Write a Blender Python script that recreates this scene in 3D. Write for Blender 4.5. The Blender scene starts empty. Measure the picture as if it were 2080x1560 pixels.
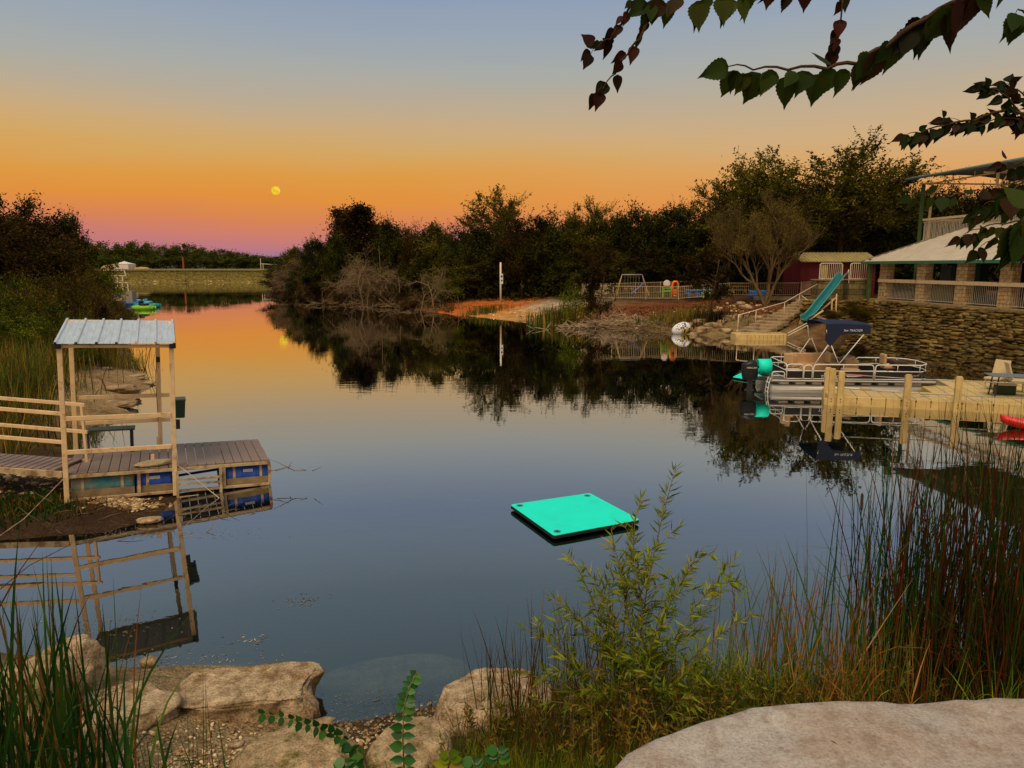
import bpy, math, random
import numpy as np
from mathutils import Vector, Matrix, Euler, noise as mnoise
R = math.radians
sc = bpy.context.scene
C = bpy.data.collections.new('place'); sc.collection.children.link(C)

# ------------------------------------------------------------------ camera
FP, PITCH, HC = 1442.0, 9.4, 4.0
cam_d = bpy.data.cameras.new('camera'); cam = bpy.data.objects.new('camera', cam_d)
sc.collection.objects.link(cam); sc.camera = cam
cam.location = (0, 0, HC); cam.rotation_euler = (R(90-PITCH), 0, 0)
cam_d.sensor_width = 36; cam_d.lens = 36*FP/2080
cam_d.clip_start = 0.05; cam_d.clip_end = 20000

# ------------------------------------------------------------------ sky, afterglow, exposure
sc.view_settings.view_transform = 'Standard'; sc.view_settings.look = 'None'
sc.view_settings.exposure = 0; sc.view_settings.gamma = 1
def lin(c):
    c = [v/255 for v in c]
    return tuple((v/12.92 if v <= .04045 else ((v+.055)/1.055)**2.4) for v in c) + (1,)
w = bpy.data.worlds.new('World'); sc.world = w; w.use_nodes = True
nt = w.node_tree; nt.nodes.clear()
def N(nt, t, **kw):
    n = nt.nodes.new(t)
    for k, v in kw.items(): setattr(n, k, v)
    return n
def ramp(nt, stops, interp='LINEAR'):
    r = N(nt, 'ShaderNodeValToRGB'); cr = r.color_ramp; cr.interpolation = interp
    while len(cr.elements) > 1: cr.elements.remove(cr.elements[-1])
    cr.elements[0].position = stops[0][0]; cr.elements[0].color = stops[0][1]
    for p, c in stops[1:]:
        e = cr.elements.new(p); e.color = c
    return r
tc = N(nt, 'ShaderNodeTexCoord'); sx = N(nt, 'ShaderNodeSeparateXYZ')
nt.links.new(tc.outputs['Generated'], sx.inputs[0])
mr = N(nt, 'ShaderNodeMapRange'); mr.inputs['From Min'].default_value = 0; mr.inputs['From Max'].default_value = .5
smp = N(nt, 'ShaderNodeMapping'); smp.inputs['Scale'].default_value = (1.2, 1.2, 9); nt.links.new(tc.outputs['Generated'], smp.inputs[0])
sno = N(nt, 'ShaderNodeTexNoise'); sno.inputs['Scale'].default_value = 2.2; sno.inputs['Detail'].default_value = 6; nt.links.new(smp.outputs[0], sno.inputs['Vector'])
sma = N(nt, 'ShaderNodeMath', operation='MULTIPLY_ADD'); sma.inputs[1].default_value = .035; sma.inputs[2].default_value = -.0175; nt.links.new(sno.outputs[0], sma.inputs[0])
sad = N(nt, 'ShaderNodeMath', operation='ADD'); nt.links.new(sx.outputs['Z'], sad.inputs[0]); nt.links.new(sma.outputs[0], sad.inputs[1])
nt.links.new(sad.outputs[0], mr.inputs['Value'])
SK = [(0, (135,125,156)), (.014, (150,124,150)), (.028, (184,121,132)), (.043, (205,125,110)), (.060, (217,132,84)), (.088, (225,145,62)), (.118, (222,155,70)),
      (.146, (212,167,99)), (.174, (202,171,128)), (.202, (187,171,147)), (.240, (169,171,166)), (.282, (155,166,177)), (.326, (142,158,181)), (.40, (152,170,184)), (.5, (142,164,176))]
rp = ramp(nt, [(s*2, lin(c)) for s, c in SK], 'EASE' if False else 'LINEAR')
nt.links.new(mr.outputs[0], rp.inputs[0])
# paler and peachier toward the right of the view, glowing stronger behind (the side the sun set on)
rp2 = ramp(nt, [(0, lin((205,130,105))), (.08, lin((226,142,88))), (.16, lin((226,152,86))), (.24, lin((219,166,106))), (.32, lin((208,174,131))), (.42, lin((186,172,150))), (.50, lin((167,171,168))), (.58, lin((155,166,178))), (.66, lin((144,160,183))), (.8, lin((152,170,184))), (1, lin((142,164,176)))])
nt.links.new(mr.outputs[0], rp2.inputs[0])
mx = N(nt, 'ShaderNodeMapRange'); mx.inputs['From Min'].default_value = -.15; mx.inputs['From Max'].default_value = .55
nt.links.new(sx.outputs['X'], mx.inputs['Value'])
mixs = N(nt, 'ShaderNodeMix', data_type='RGBA')
nt.links.new(mx.outputs[0], mixs.inputs[0]); nt.links.new(rp.outputs[0], mixs.inputs[6]); nt.links.new(rp2.outputs[0], mixs.inputs[7])
my = N(nt, 'ShaderNodeMapRange'); my.inputs['From Min'].default_value = .1; my.inputs['From Max'].default_value = -.75
my.inputs['To Min'].default_value = 0; my.inputs['To Max'].default_value = 1
nt.links.new(sx.outputs['Y'], my.inputs['Value'])
# clear twilight sky of the sunset side
st = N(nt, 'ShaderNodeTexSky', sky_type='NISHITA'); st.sun_disc = False; st.sun_elevation = R(2); st.sun_rotation = R(185)
skm = N(nt, 'ShaderNodeVectorMath', operation='SCALE'); skm.inputs['Scale'].default_value = .30
nt.links.new(st.outputs[0], skm.inputs[0])
glow = N(nt, 'ShaderNodeMix', data_type='RGBA'); glow.inputs[7].default_value = (.66, .50, .34, 1)
nt.links.new(my.outputs[0], glow.inputs[0]); nt.links.new(mixs.outputs[2], glow.inputs[6])
bg = N(nt, 'ShaderNodeBackground'); bg.inputs[1].default_value = 1.0
bg2 = N(nt, 'ShaderNodeBackground'); bg2.inputs[1].default_value = .08
nt.links.new(skm.outputs[0], bg2.inputs[0])
my2 = N(nt, 'ShaderNodeMath', operation='MULTIPLY'); my2.inputs[1].default_value = .08; nt.links.new(my.outputs[0], my2.inputs[0]); nt.links.new(my2.outputs[0], bg2.inputs[1])
add = N(nt, 'ShaderNodeAddShader'); out = N(nt, 'ShaderNodeOutputWorld')
nt.links.new(glow.outputs[2], bg.inputs[0]); nt.links.new(bg.outputs[0], add.inputs[0]); nt.links.new(bg2.outputs[0], add.inputs[1])
nt.links.new(add.outputs[0], out.inputs[0])
sund = bpy.data.lights.new('afterglow', 'SUN'); sund.energy = 2.6; sund.angle = R(30); sund.color = (1, .78, .52)
sun = bpy.data.objects.new('afterglow', sund); sc.collection.objects.link(sun)
sun.rotation_euler = (R(30), 0, R(-25))          # the bright upper sky behind the camera, a little from the left

# ------------------------------------------------------------------ helpers
cp, sp = math.cos(R(PITCH)), math.sin(R(PITCH))
def ray(px, py):
    a, b = px-1040, py-780
    return Vector((a, FP*cp-b*sp, -(FP*sp+b*cp)))
def W(px, py, z=0.0):                      # photograph pixel -> point of the plane at height z
    r = ray(px, py); t = (z-HC)/r.z; return Vector((r.x*t, r.y*t, z))
def WY(px, py, Y):                         # photograph pixel -> point at distance Y north of the camera
    r = ray(px, py); t = Y/r.y; return Vector((r.x*t, Y, HC+r.z*t))

def tag(o, label=None, cat=None, group=None, kind=None):
    if label: o['label'] = label
    if cat: o['category'] = cat
    if group: o['group'] = group
    if kind: o['kind'] = kind
    return o
def thing(name, label, cat, loc=(0,0,0), rot=(0,0,0), group=None):
    o = bpy.data.objects.new(name, None); C.objects.link(o); o.empty_display_size = .3
    o.location = loc; o.rotation_euler = rot
    return tag(o, label, cat, group)
def copy_tree(o, parent=None):
    c = o.copy(); C.objects.link(c)
    if parent: c.parent = parent
    for ch in list(o.children): copy_tree(ch, c)
    return c

class MB:
    def __init__(s): s.v = []; s.f = []
    def addm(s, vs, fs):
        b = len(s.v); s.v += [tuple(v) for v in vs]; s.f += [tuple(i+b for i in f) for f in fs]; return s
    def box(s, c, sz, rot=None, taper=1.0):
        hx, hy, hz = sz[0]/2, sz[1]/2, sz[2]/2
        P = [Vector((x*hx*(taper if z > 0 else 1), y*hy*(taper if z > 0 else 1), z*hz)) for z in (-1,1) for y in (-1,1) for x in (-1,1)]
        if rot is not None:
            m = rot if isinstance(rot, Matrix) else Euler(rot).to_matrix()
            P = [m @ p for p in P]
        c = Vector(c)
        return s.addm([p+c for p in P], [(0,2,3,1),(4,5,7,6),(0,1,5,4),(2,6,7,3),(0,4,6,2),(1,3,7,5)])
    def bar(s, a, b, w, h=None, up=(0,0,1)):
        a, b = Vector(a), Vector(b); h = h or w; d = b-a; L = d.length
        if L < 1e-6: return s
        d.normalize(); u = Vector(up)
        if abs(d.dot(u)) > .98: u = Vector((0,1,0))
        x = d.cross(u).normalized(); z = x.cross(d).normalized()
        m = Matrix((x, d, z)).transposed()
        return s.box((a+b)/2, (w, L, h), m)
    def tube(s, pts, r, n=8, cap=True, closed=False):
        pts = [Vector(p) for p in pts]; k = len(pts)
        rs = r if isinstance(r, (list, tuple)) else [r]*k
        b = len(s.v); prev = None
        for i, p in enumerate(pts):
            if closed: d = pts[(i+1) % k]-pts[i-1]
            else: d = pts[min(i+1, k-1)]-pts[max(i-1, 0)]
            if d.length < 1e-9: d = Vector((0,0,1))
            d.normalize()
            if prev is None:
                u = Vector((0,0,1)) if abs(d.z) < .9 else Vector((1,0,0)); x = d.cross(u).normalized()
            else:
                x = prev-d*prev.dot(d)
                x = x.normalized() if x.length > 1e-6 else d.orthogonal().normalized()
            prev = x; y = d.cross(x)
            for j in range(n):
                a = 2*math.pi*j/n; s.v.append(tuple(p+(x*math.cos(a)+y*math.sin(a))*rs[i]))
        for i in range(k if closed else k-1):
            i2 = (i+1) % k
            for j in range(n):
                j2 = (j+1) % n
                s.f.append((b+i*n+j, b+i*n+j2, b+i2*n+j2, b+i2*n+j))
        if cap and not closed:
            s.f.append(tuple(b+j for j in reversed(range(n)))); s.f.append(tuple(b+(k-1)*n+j for j in range(n)))
        return s
    def lathe(s, c, prof, n=20, axis='z'):
        b = len(s.v); c = Vector(c)
        for r_, h in prof:
            for j in range(n):
                a = 2*math.pi*j/n; p = (r_*math.cos(a), r_*math.sin(a), h)
                if axis == 'x': p = (p[2], p[0], p[1])
                if axis == 'y': p = (p[0], p[2], p[1])
                s.v.append(tuple(c+Vector(p)))
        for i in range(len(prof)-1):
            for j in range(n):
                j2 = (j+1) % n; s.f.append((b+i*n+j, b+i*n+j2, b+(i+1)*n+j2, b+(i+1)*n+j))
        s.f.append(tuple(b+j for j in reversed(range(n)))); s.f.append(tuple(b+(len(prof)-1)*n+j for j in range(n)))
        return s
    def prism(s, poly, z0, z1, f=lambda p: p):
        k = len(poly); b = [f((x, y, z0)) for x, y in poly]+[f((x, y, z1)) for x, y in poly]
        return s.addm(b, [tuple(reversed(range(k))), tuple(range(k, 2*k))]+[(i, (i+1) % k, k+(i+1) % k, k+i) for i in range(k)])
    def grid(s, fn, nu, nv):
        vs = [fn(i/(nu-1), j/(nv-1)) for j in range(nv) for i in range(nu)]
        return s.addm(vs, [(j*nu+i, j*nu+i+1, (j+1)*nu+i+1, (j+1)*nu+i) for j in range(nv-1) for i in range(nu-1)])
    def build(s, name, mat, parent=None, off=None, smooth=False, bevel=0, solid=0, label=None):
        me = bpy.data.meshes.new(name)
        v = s.v
        if off is not None: v = [(a[0]-off[0], a[1]-off[1], a[2]-off[2]) for a in v]
        me.from_pydata(v, [], s.f); me.update()
        me.materials.append(mat)
        if smooth: me.polygons.foreach_set('use_smooth', [True]*len(me.polygons))
        o = bpy.data.objects.new(name, me); C.objects.link(o)
        if parent: o.parent = parent
        if solid:
            m = o.modifiers.new('solid', 'SOLIDIFY'); m.thickness = solid; m.offset = 0
        if bevel:
            m = o.modifiers.new('bevel', 'BEVEL'); m.width = bevel; m.segments = 2; m.limit_method = 'ANGLE'; m.angle_limit = R(40)
        if label: o['label'] = label
        return o

def np_mesh(name, V, F, mat, parent=None, smooth=False):        # V (n,3), F (m,k)
    me = bpy.data.meshes.new(name); k = F.shape[1]
    me.vertices.add(len(V)); me.vertices.foreach_set('co', V.astype(np.float32).ravel())
    me.loops.add(F.size); me.loops.foreach_set('vertex_index', F.astype(np.int32).ravel())
    me.polygons.add(len(F)); me.polygons.foreach_set('loop_start', np.arange(0, F.size, k, dtype=np.int32))
    try: me.polygons.foreach_set('loop_total', np.full(len(F), k, dtype=np.int32))
    except Exception: pass
    if smooth: me.polygons.foreach_set('use_smooth', np.ones(len(F), dtype=bool))
    me.update(calc_edges=True); me.materials.append(mat)
    o = bpy.data.objects.new(name, me); C.objects.link(o)
    if parent: o.parent = parent
    return o

def rand_rot(rng, n, up=0.0):
    a = rng.normal(size=(n, 3)); a[:, 2] = a[:, 2]*(1-up)
    d = a/np.linalg.norm(a, axis=1, keepdims=True)
    b = rng.normal(size=(n, 3)); b -= (b*d).sum(1, keepdims=True)*d; b /= np.linalg.norm(b, axis=1, keepdims=True)
    return np.stack([d, b, np.cross(d, b)], axis=2)            # columns = leaf x (long), y (wide), z
LEAF4 = np.array([(0,0,0), (.45,.24,.05), (1,0,0), (.45,-.24,.05)], float)
NARROW4 = np.array([(0,0,0), (.35,.075,.02), (1,0,-.04), (.35,-.075,.02)], float)
def leaf_VF(P, M3, S, tmpl=LEAF4, face=((0,1,2,3),)):
    n, m = len(P), len(tmpl)
    V = np.einsum('nij,mj->nmi', M3, tmpl)*np.asarray(S)[:, None, None]+P[:, None, :]
    F = (np.arange(n)[:, None, None]*m+np.array(face)[None]).reshape(-1, len(face[0]))
    return V.reshape(-1, 3), F

# ------------------------------------------------------------------ materials
MATS = {}
def mat(name, col, rough=.7, var=.2, scale=4, bump=0, bscale=25, metal=0, spec=.3, col2=None, c2pos=(.45,.6), stretch=(1,1,1), detail=6, bdist=.02, obj_rand=0):
    if name in MATS: return MATS[name]
    m = bpy.data.materials.new(name); m.use_nodes = True; t = m.node_tree; t.nodes.clear()
    o = N(t, 'ShaderNodeOutputMaterial'); b = N(t, 'ShaderNodeBsdfPrincipled'); t.links.new(b.outputs[0], o.inputs[0])
    co = N(t, 'ShaderNodeTexCoord'); mp = N(t, 'ShaderNodeMapping'); mp.inputs['Scale'].default_value = stretch
    t.links.new(co.outputs['Object'], mp.inputs[0])
    n1 = N(t, 'ShaderNodeTexNoise'); n1.inputs['Scale'].default_value = scale; n1.inputs['Detail'].default_value = detail; n1.inputs['Roughness'].default_value = .65
    t.links.new(mp.outputs[0], n1.inputs['Vector'])
    c = [x for x in col[:3]]
    r1 = ramp(t, [(.28, tuple(max(0, x*(1-var)) for x in c)+(1,)), (.72, tuple(min(1, x*(1+var)) for x in c)+(1,))])
    t.links.new(n1.outputs[0], r1.inputs[0]); src = r1.outputs[0]
    if col2:
        n2 = N(t, 'ShaderNodeTexNoise'); n2.inputs['Scale'].default_value = scale*.6; n2.inputs['Detail'].default_value = 8; n2.inputs['Roughness'].default_value = .7
        mp2 = N(t, 'ShaderNodeMapping'); mp2.inputs['Location'].default_value = (7.1, 3.3, 1.7); mp2.inputs['Scale'].default_value = stretch
        t.links.new(co.outputs['Object'], mp2.inputs[0]); t.links.new(mp2.outputs[0], n2.inputs['Vector'])
        r2 = ramp(t, [(c2pos[0], (0,0,0,1)), (c2pos[1], (1,1,1,1))]); t.links.new(n2.outputs[0], r2.inputs[0])
        mm = N(t, 'ShaderNodeMix', data_type='RGBA'); mm.inputs[7].default_value = tuple(col2[:3])+(1,)
        t.links.new(r2.outputs[0], mm.inputs[0]); t.links.new(src, mm.inputs[6]); src = mm.outputs[2]
    t.links.new(src, b.inputs['Base Color'])
    b.inputs['Roughness'].default_value = rough; b.inputs['Metallic'].default_value = metal; b.inputs['Specular IOR Level'].default_value = spec
    if bump:
        n3 = N(t, 'ShaderNodeTexNoise'); n3.inputs['Scale'].default_value = bscale; n3.inputs['Detail'].default_value = 8; n3.inputs['Roughness'].default_value = .7
        t.links.new(mp.outputs[0], n3.inputs['Vector'])
        bu = N(t, 'ShaderNodeBump'); bu.inputs['Strength'].default_value = bump; bu.inputs['Distance'].default_value = bdist
        t.links.new(n3.outputs[0], bu.inputs['Height']); t.links.new(bu.outputs[0], b.inputs['Normal'])
    MATS[name] = m; return m
def leafmat(name, cols, rough=.7, transl=.25, spec=.04, clump=(.30, 2.0), cscale=.55):
    if name in MATS: return MATS[name]
    m = bpy.data.materials.new(name); m.use_nodes = True; t = m.node_tree; t.nodes.clear()
    o = N(t, 'ShaderNodeOutputMaterial'); b = N(t, 'ShaderNodeBsdfPrincipled')
    g = N(t, 'ShaderNodeNewGeometry'); k = len(cols)
    r = ramp(t, [(i/k, tuple(c)+(1,)) for i, c in enumerate(cols)], 'CONSTANT'); t.links.new(g.outputs['Random Per Island'], r.inputs[0])
    co = N(t, 'ShaderNodeTexCoord'); n1 = N(t, 'ShaderNodeTexNoise'); n1.inputs['Scale'].default_value = cscale; n1.inputs['Detail'].default_value = 4
    t.links.new(co.outputs['Object'], n1.inputs['Vector'])
    r1 = ramp(t, [(.34, (clump[0],)*3+(1,)), (.66, (clump[1], clump[1]*.95, clump[1]*.8, 1))]); t.links.new(n1.outputs[0], r1.inputs[0])  # noise patches; on foliage they paint crown light and shade into the colour
    mm = N(t, 'ShaderNodeMix', data_type='RGBA', blend_type='MULTIPLY'); mm.inputs[0].default_value = 1
    t.links.new(r.outputs[0], mm.inputs[6]); t.links.new(r1.outputs[0], mm.inputs[7])
    t.links.new(mm.outputs[2], b.inputs['Base Color']); b.inputs['Roughness'].default_value = rough; b.inputs['Specular IOR Level'].default_value = spec
    if transl:
        tr = N(t, 'ShaderNodeBsdfTranslucent'); mx_ = N(t, 'ShaderNodeMixShader'); mx_.inputs[0].default_value = transl
        t.links.new(mm.outputs[2], tr.inputs[0]); t.links.new(b.outputs[0], mx_.inputs[1]); t.links.new(tr.outputs[0], mx_.inputs[2]); t.links.new(mx_.outputs[0], o.inputs[0])
    else: t.links.new(b.outputs[0], o.inputs[0])
    MATS[name] = m; return m

TAN = mat('tan_painted_steel', (.68,.48,.26), .55, .14, 6, .15, 60, spec=.4, col2=(.34,.19,.08), c2pos=(.56,.70))
RUST = mat('rusted_frame', (.44,.33,.19), .7, .2, 8, .3, 60, col2=(.2,.12,.06), c2pos=(.5,.62))
WHITE = mat('white_painted_rail', (.62,.53,.40), .5, .12, 5, col2=(.3,.22,.14), c2pos=(.6,.72))
ALU = mat('boat_aluminium', (.33,.32,.30), .42, .12, 3, metal=.25, spec=.4, col2=(.22,.18,.12), c2pos=(.5,.7), stretch=(.3,1,3))
ALUB = mat('white_boat_rail', (.66,.65,.62), .35, .05, 3, spec=.5)
GALV = mat('galvanised_sheet', (.52,.58,.64), .42, .18, 3, .1, 40, metal=.35, spec=.5, stretch=(6,1,1), col2=(.42,.4,.36), c2pos=(.55,.75))
COMPO = mat('composite_board', (.20,.145,.125), .6, .22, 5, .3, 30, stretch=(1,6,1))
COMPO2 = mat('composite_board_edge', (.07,.05,.045), .8, .2)
DARK = mat('black_plastic', (.015,.016,.018), .4, .2, spec=.4)
BLACKR = mat('black_rubber', (.012,.012,.012), .7, .2)
BARREL = mat('blue_barrel', (.012,.07,.42), .42, .2, 4, spec=.45, col2=(.10,.16,.2), c2pos=(.58,.7))
BARRELT = mat('faded_teal_barrel', (.03,.17,.22), .5, .25, 4, spec=.4, col2=(.23,.2,.13), c2pos=(.46,.6))
MUDDY = mat('dried_mud', (.24,.17,.09), .9, .3, 6, .5, 30)
BAGM = mat('canvas_bag', (.42,.33,.2), .85, .2, 10, .4, 40)
DOCKT = mat('tan_dock_plastic', (.54,.385,.15), .55, .12, 3, .15, 50, spec=.35, col2=(.36,.24,.09), c2pos=(.5,.7))
DOCKD = mat('dock_seam', (.09,.06,.025), .9, .2)
TEAL = mat('teal_foam', (.002,.80,.62), .55, .05, 3, .12, 50, spec=.3, col2=(.01,.62,.50), c2pos=(.58,.80))
STONE = mat('limestone', (.34,.235,.13), .9, .38, 3, .9, 14, spec=.15, col2=(.20,.13,.065), c2pos=(.46,.62), bdist=.03)
STONEW = mat('pale_limestone', (.50,.37,.23), .92, .42, 7, 1, 34, spec=.1, col2=(.26,.16,.075), c2pos=(.48,.62), bdist=.035, detail=12)
MOSSY = mat('mossy_limestone', (.44,.32,.19), .92, .42, 8, 1, 26, spec=.1, col2=(.13,.115,.022), c2pos=(.52,.66), bdist=.035, detail=12)
WALLST = mat('wall_rubble', (.20,.135,.055), .92, .55, .9, .8, 9, spec=.1, col2=(.045,.03,.012), c2pos=(.47,.58), bdist=.05)
CONC = mat('pale_concrete_ledge', (.46,.42,.385), .88, .16, 3, 1, 70, spec=.15, col2=(.42,.33,.27), c2pos=(.44,.62), bdist=.012, detail=12)
BARK = mat('bark', (.075,.045,.025), .95, .4, 6, .8, 20, spec=.03)
DEADW = mat('dead_wood', (.21,.145,.085), .95, .35, 4, .5, 20, spec=.03)
DRIFT = mat('bleached_driftwood', (.17,.115,.065), .95, .35, 4, .5, 20, spec=.03)
STEPM = mat('concrete_step', (.30,.215,.12), .9, .25, 4, .5, 30, col2=(.15,.10,.05), c2pos=(.5,.66))
REDSH = mat('dark_red_siding', (.115,.008,.01), .6, .25, 3, .2, 30, stretch=(1,1,.3))
ROOFT = mat('tan_metal_roof', (.33,.27,.12), .5, .2, 3, .1, 30)
ROOFP = mat('pale_metal_roof', (.52,.46,.37), .42, .12, 1.5, .08, 30, metal=.15, spec=.5)
GREENT = mat('green_trim', (.03,.15,.085), .5, .15, 3)
GREENP = mat('green_post', (.055,.10,.03), .6, .2, 3)
def brickmat(name, c1, c2, mort, scale=1, w_=.5, h_=.25, coord='Object', rot=(0,0,0)):
    m = bpy.data.materials.new(name); m.use_nodes = True; t = m.node_tree; b = t.nodes['Principled BSDF']
    co = N(t, 'ShaderNodeTexCoord'); geo = N(t, 'ShaderNodeNewGeometry')
    # wrap the courses round the corners: x+y runs along, z up
    s = N(t, 'ShaderNodeSeparateXYZ'); t.links.new(co.outputs['Object'], s.inputs[0])
    a = N(t, 'ShaderNodeMath', operation='ADD'); t.links.new(s.outputs[0], a.inputs[0]); t.links.new(s.outputs[1], a.inputs[1])
    cb = N(t, 'ShaderNodeCombineXYZ'); t.links.new(a.outputs[0], cb.inputs[0]); t.links.new(s.outputs[2], cb.inputs[1])
    br = N(t, 'ShaderNodeTexBrick'); t.links.new(cb.outputs[0], br.inputs['Vector'])
    br.inputs['Color1'].default_value = c1+(1,); br.inputs['Color2'].default_value = c2+(1,); br.inputs['Mortar'].default_value = mort+(1,)
    br.inputs['Scale'].default_value = scale; br.inputs['Brick Width'].default_value = w_; br.inputs['Row Height'].default_value = h_; br.inputs['Mortar Size'].default_value = .012; br.inputs['Bias'].default_value = 0
    n1 = N(t, 'ShaderNodeTexNoise'); n1.inputs['Scale'].default_value = 7; n1.inputs['Detail'].default_value = 6; t.links.new(co.outputs['Object'], n1.inputs['Vector'])
    r1 = ramp(t, [(.3, (.6,.6,.6,1)), (.7, (1.3,1.3,1.3,1))]); t.links.new(n1.outputs[0], r1.inputs[0])
    mm = N(t, 'ShaderNodeMix', data_type='RGBA', blend_type='MULTIPLY'); mm.inputs[0].default_value = 1
    t.links.new(br.outputs[0], mm.inputs[6]); t.links.new(r1.outputs[0], mm.inputs[7]); t.links.new(mm.outputs[2], b.inputs['Base Color'])
    bu = N(t, 'ShaderNodeBump'); bu.inputs['Strength'].default_value = .6; bu.inputs['Distance'].default_value = .01; t.links.new(br.outputs['Fac'], bu.inputs['Height']); bu.invert = True
    t.links.new(bu.outputs[0], b.inputs['Normal']); b.inputs['Roughness'].default_value = .9; b.inputs['Specular IOR Level'].default_value = .15
    MATS[name] = m; return m
PILLAR = brickmat('pillar_stone', (.56,.42,.22), (.46,.27,.11), (.16,.11,.06), 1, .42, .2)
PIER = brickmat('weathered_pier_stone', (.20,.16,.07), (.09,.075,.03), (.03,.025,.01), 1, .7, .35)
def speckle(m, scale, dark, amt):
    t = m.node_tree; b = t.nodes['Principled BSDF']; l = b.inputs['Base Color'].links[0]; src = l.from_socket
    co = N(t, 'ShaderNodeTexCoord'); n = N(t, 'ShaderNodeTexNoise'); n.inputs['Scale'].default_value = scale; n.inputs['Detail'].default_value = 5; n.inputs['Roughness'].default_value = .8; t.links.new(co.outputs['Object'], n.inputs['Vector'])
    r = ramp(t, [(.36, tuple(dark)+(1,)), (.5, (1,1,1,1)), (.66, (1+amt,1+amt,1+amt,1))]); t.links.new(n.outputs[0], r.inputs[0])
    n2 = N(t, 'ShaderNodeTexNoise'); n2.inputs['Scale'].default_value = scale*.12; n2.inputs['Detail'].default_value = 9; n2.inputs['Roughness'].default_value = .75; t.links.new(co.outputs['Object'], n2.inputs['Vector'])
    r2 = ramp(t, [(.40, (.80,.74,.68,1)), (.5, (1,1,1,1)), (.64, (1.14,1.14,1.13,1))]); t.links.new(n2.outputs[0], r2.inputs[0])
    for r_ in (r, r2):
        mm = N(t, 'ShaderNodeMix', data_type='RGBA', blend_type='MULTIPLY'); mm.inputs[0].default_value = 1; t.links.new(src, mm.inputs[6]); t.links.new(r_.outputs[0], mm.inputs[7]); src = mm.outputs[2]
    t.links.new(src, b.inputs['Base Color'])
speckle(CONC, 90, (.72,.66,.6), .18); speckle(STONEW, 55, (.5,.42,.34), .3); speckle(MOSSY, 60, (.5,.45,.3), .3); speckle(STONE, 40, (.5,.42,.34), .3)
L_FOREST = leafmat('forest_leaves', [(.012,.018,.003), (.022,.030,.004), (.006,.010,.002), (.026,.026,.004), (.016,.024,.003), (.022,.013,.003)], transl=.10, clump=(.05, 3.2))  # wide clump range paints black interiors and bright crown highlights into the leaves
L_OLIVE = leafmat('olive_leaves', [(.060,.062,.007), (.084,.080,.009), (.034,.040,.005), (.09,.070,.010)], transl=.2, clump=(.15, 2.2))
L_RUST = leafmat('rust_leaves', [(.028,.014,.003), (.036,.020,.004), (.014,.011,.002), (.024,.024,.004)], transl=.12, clump=(.1, 2.6))
L_BRUSTY = leafmat('scrub_leaves', [(.085,.046,.008), (.11,.07,.010), (.055,.05,.008), (.075,.08,.010)], transl=.25)
L_GREEN = leafmat('bush_leaves', [(.11,.14,.010), (.07,.10,.008), (.15,.17,.012), (.045,.065,.007)], transl=.3)
L_DRY = leafmat('dry_twigs', [(.07,.045,.018), (.10,.065,.028), (.045,.028,.012), (.055,.042,.012)], transl=.1, spec=.03)
L_FAR = leafmat('far_leaves', [(.045,.065,.008), (.065,.078,.009), (.030,.046,.006), (.068,.062,.008)], transl=.15, clump=(.3,1.9), cscale=.3)
REED_G = leafmat('reed_green', [(.014,.05,.010), (.025,.075,.012), (.04,.07,.012), (.010,.032,.008), (.02,.06,.010), (.012,.045,.010), (.13,.045,.012), (.03,.065,.012), (.17,.10,.03)], transl=.2, spec=.03)
REED_M = leafmat('reed_mixed', [(.04,.065,.010), (.075,.085,.012), (.16,.055,.012), (.24,.08,.015), (.04,.075,.012), (.12,.045,.010), (.07,.06,.012), (.28,.17,.06)], transl=.25)
REED_B = leafmat('reed_brown', [(.15,.11,.022), (.09,.09,.012), (.24,.16,.04), (.06,.08,.010), (.12,.06,.012), (.08,.10,.012)], transl=.25)
REED_D = leafmat('reed_dark', [(.009,.018,.004), (.018,.024,.005), (.075,.016,.004), (.010,.024,.004), (.018,.034,.005), (.030,.012,.004), (.095,.026,.006), (.03,.04,.006), (.008,.018,.004)], transl=.15, clump=(.4,1.7))
GRASS_M = leafmat('short_grass', [(.18,.27,.016), (.12,.20,.012), (.27,.30,.02), (.07,.13,.010), (.26,.20,.04)], clump=(.5,1.5), transl=.35, spec=.03)
L_WILLOW = leafmat('willow_leaves', [(.20,.29,.018), (.14,.22,.014), (.26,.33,.022), (.09,.14,.012), (.32,.30,.04)], clump=(.5,1.5), transl=.35, spec=.03)
L_WILLB = leafmat('willow_low_leaves', [(.14,.15,.014), (.10,.12,.012), (.18,.165,.018), (.28,.20,.035), (.22,.09,.018)], transl=.3, spec=.03)
L_SPRIG = leafmat('sprig_leaves', [(.02,.12,.018), (.03,.15,.02), (.015,.085,.014), (.06,.20,.02)], .4, .3, .4)
L_HEART = leafmat('overhang_leaves', [(.022,.050,.006), (.036,.060,.007), (.013,.032,.005), (.05,.062,.008), (.022,.046,.006), (.03,.05,.006), (.04,.055,.007), (.016,.036,.005), (.04,.02,.006)], .6, .4, .1)
L_HEARTR = leafmat('overhang_red_leaves', [(.026,.007,.004), (.014,.008,.004), (.045,.009,.005), (.010,.014,.004)], .6, .25, .1)
L_DARKH = leafmat('overhang_dark_leaves', [(.010,.018,.005), (.014,.022,.005), (.008,.012,.004), (.022,.010,.005)], .6, .2, .08)

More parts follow.
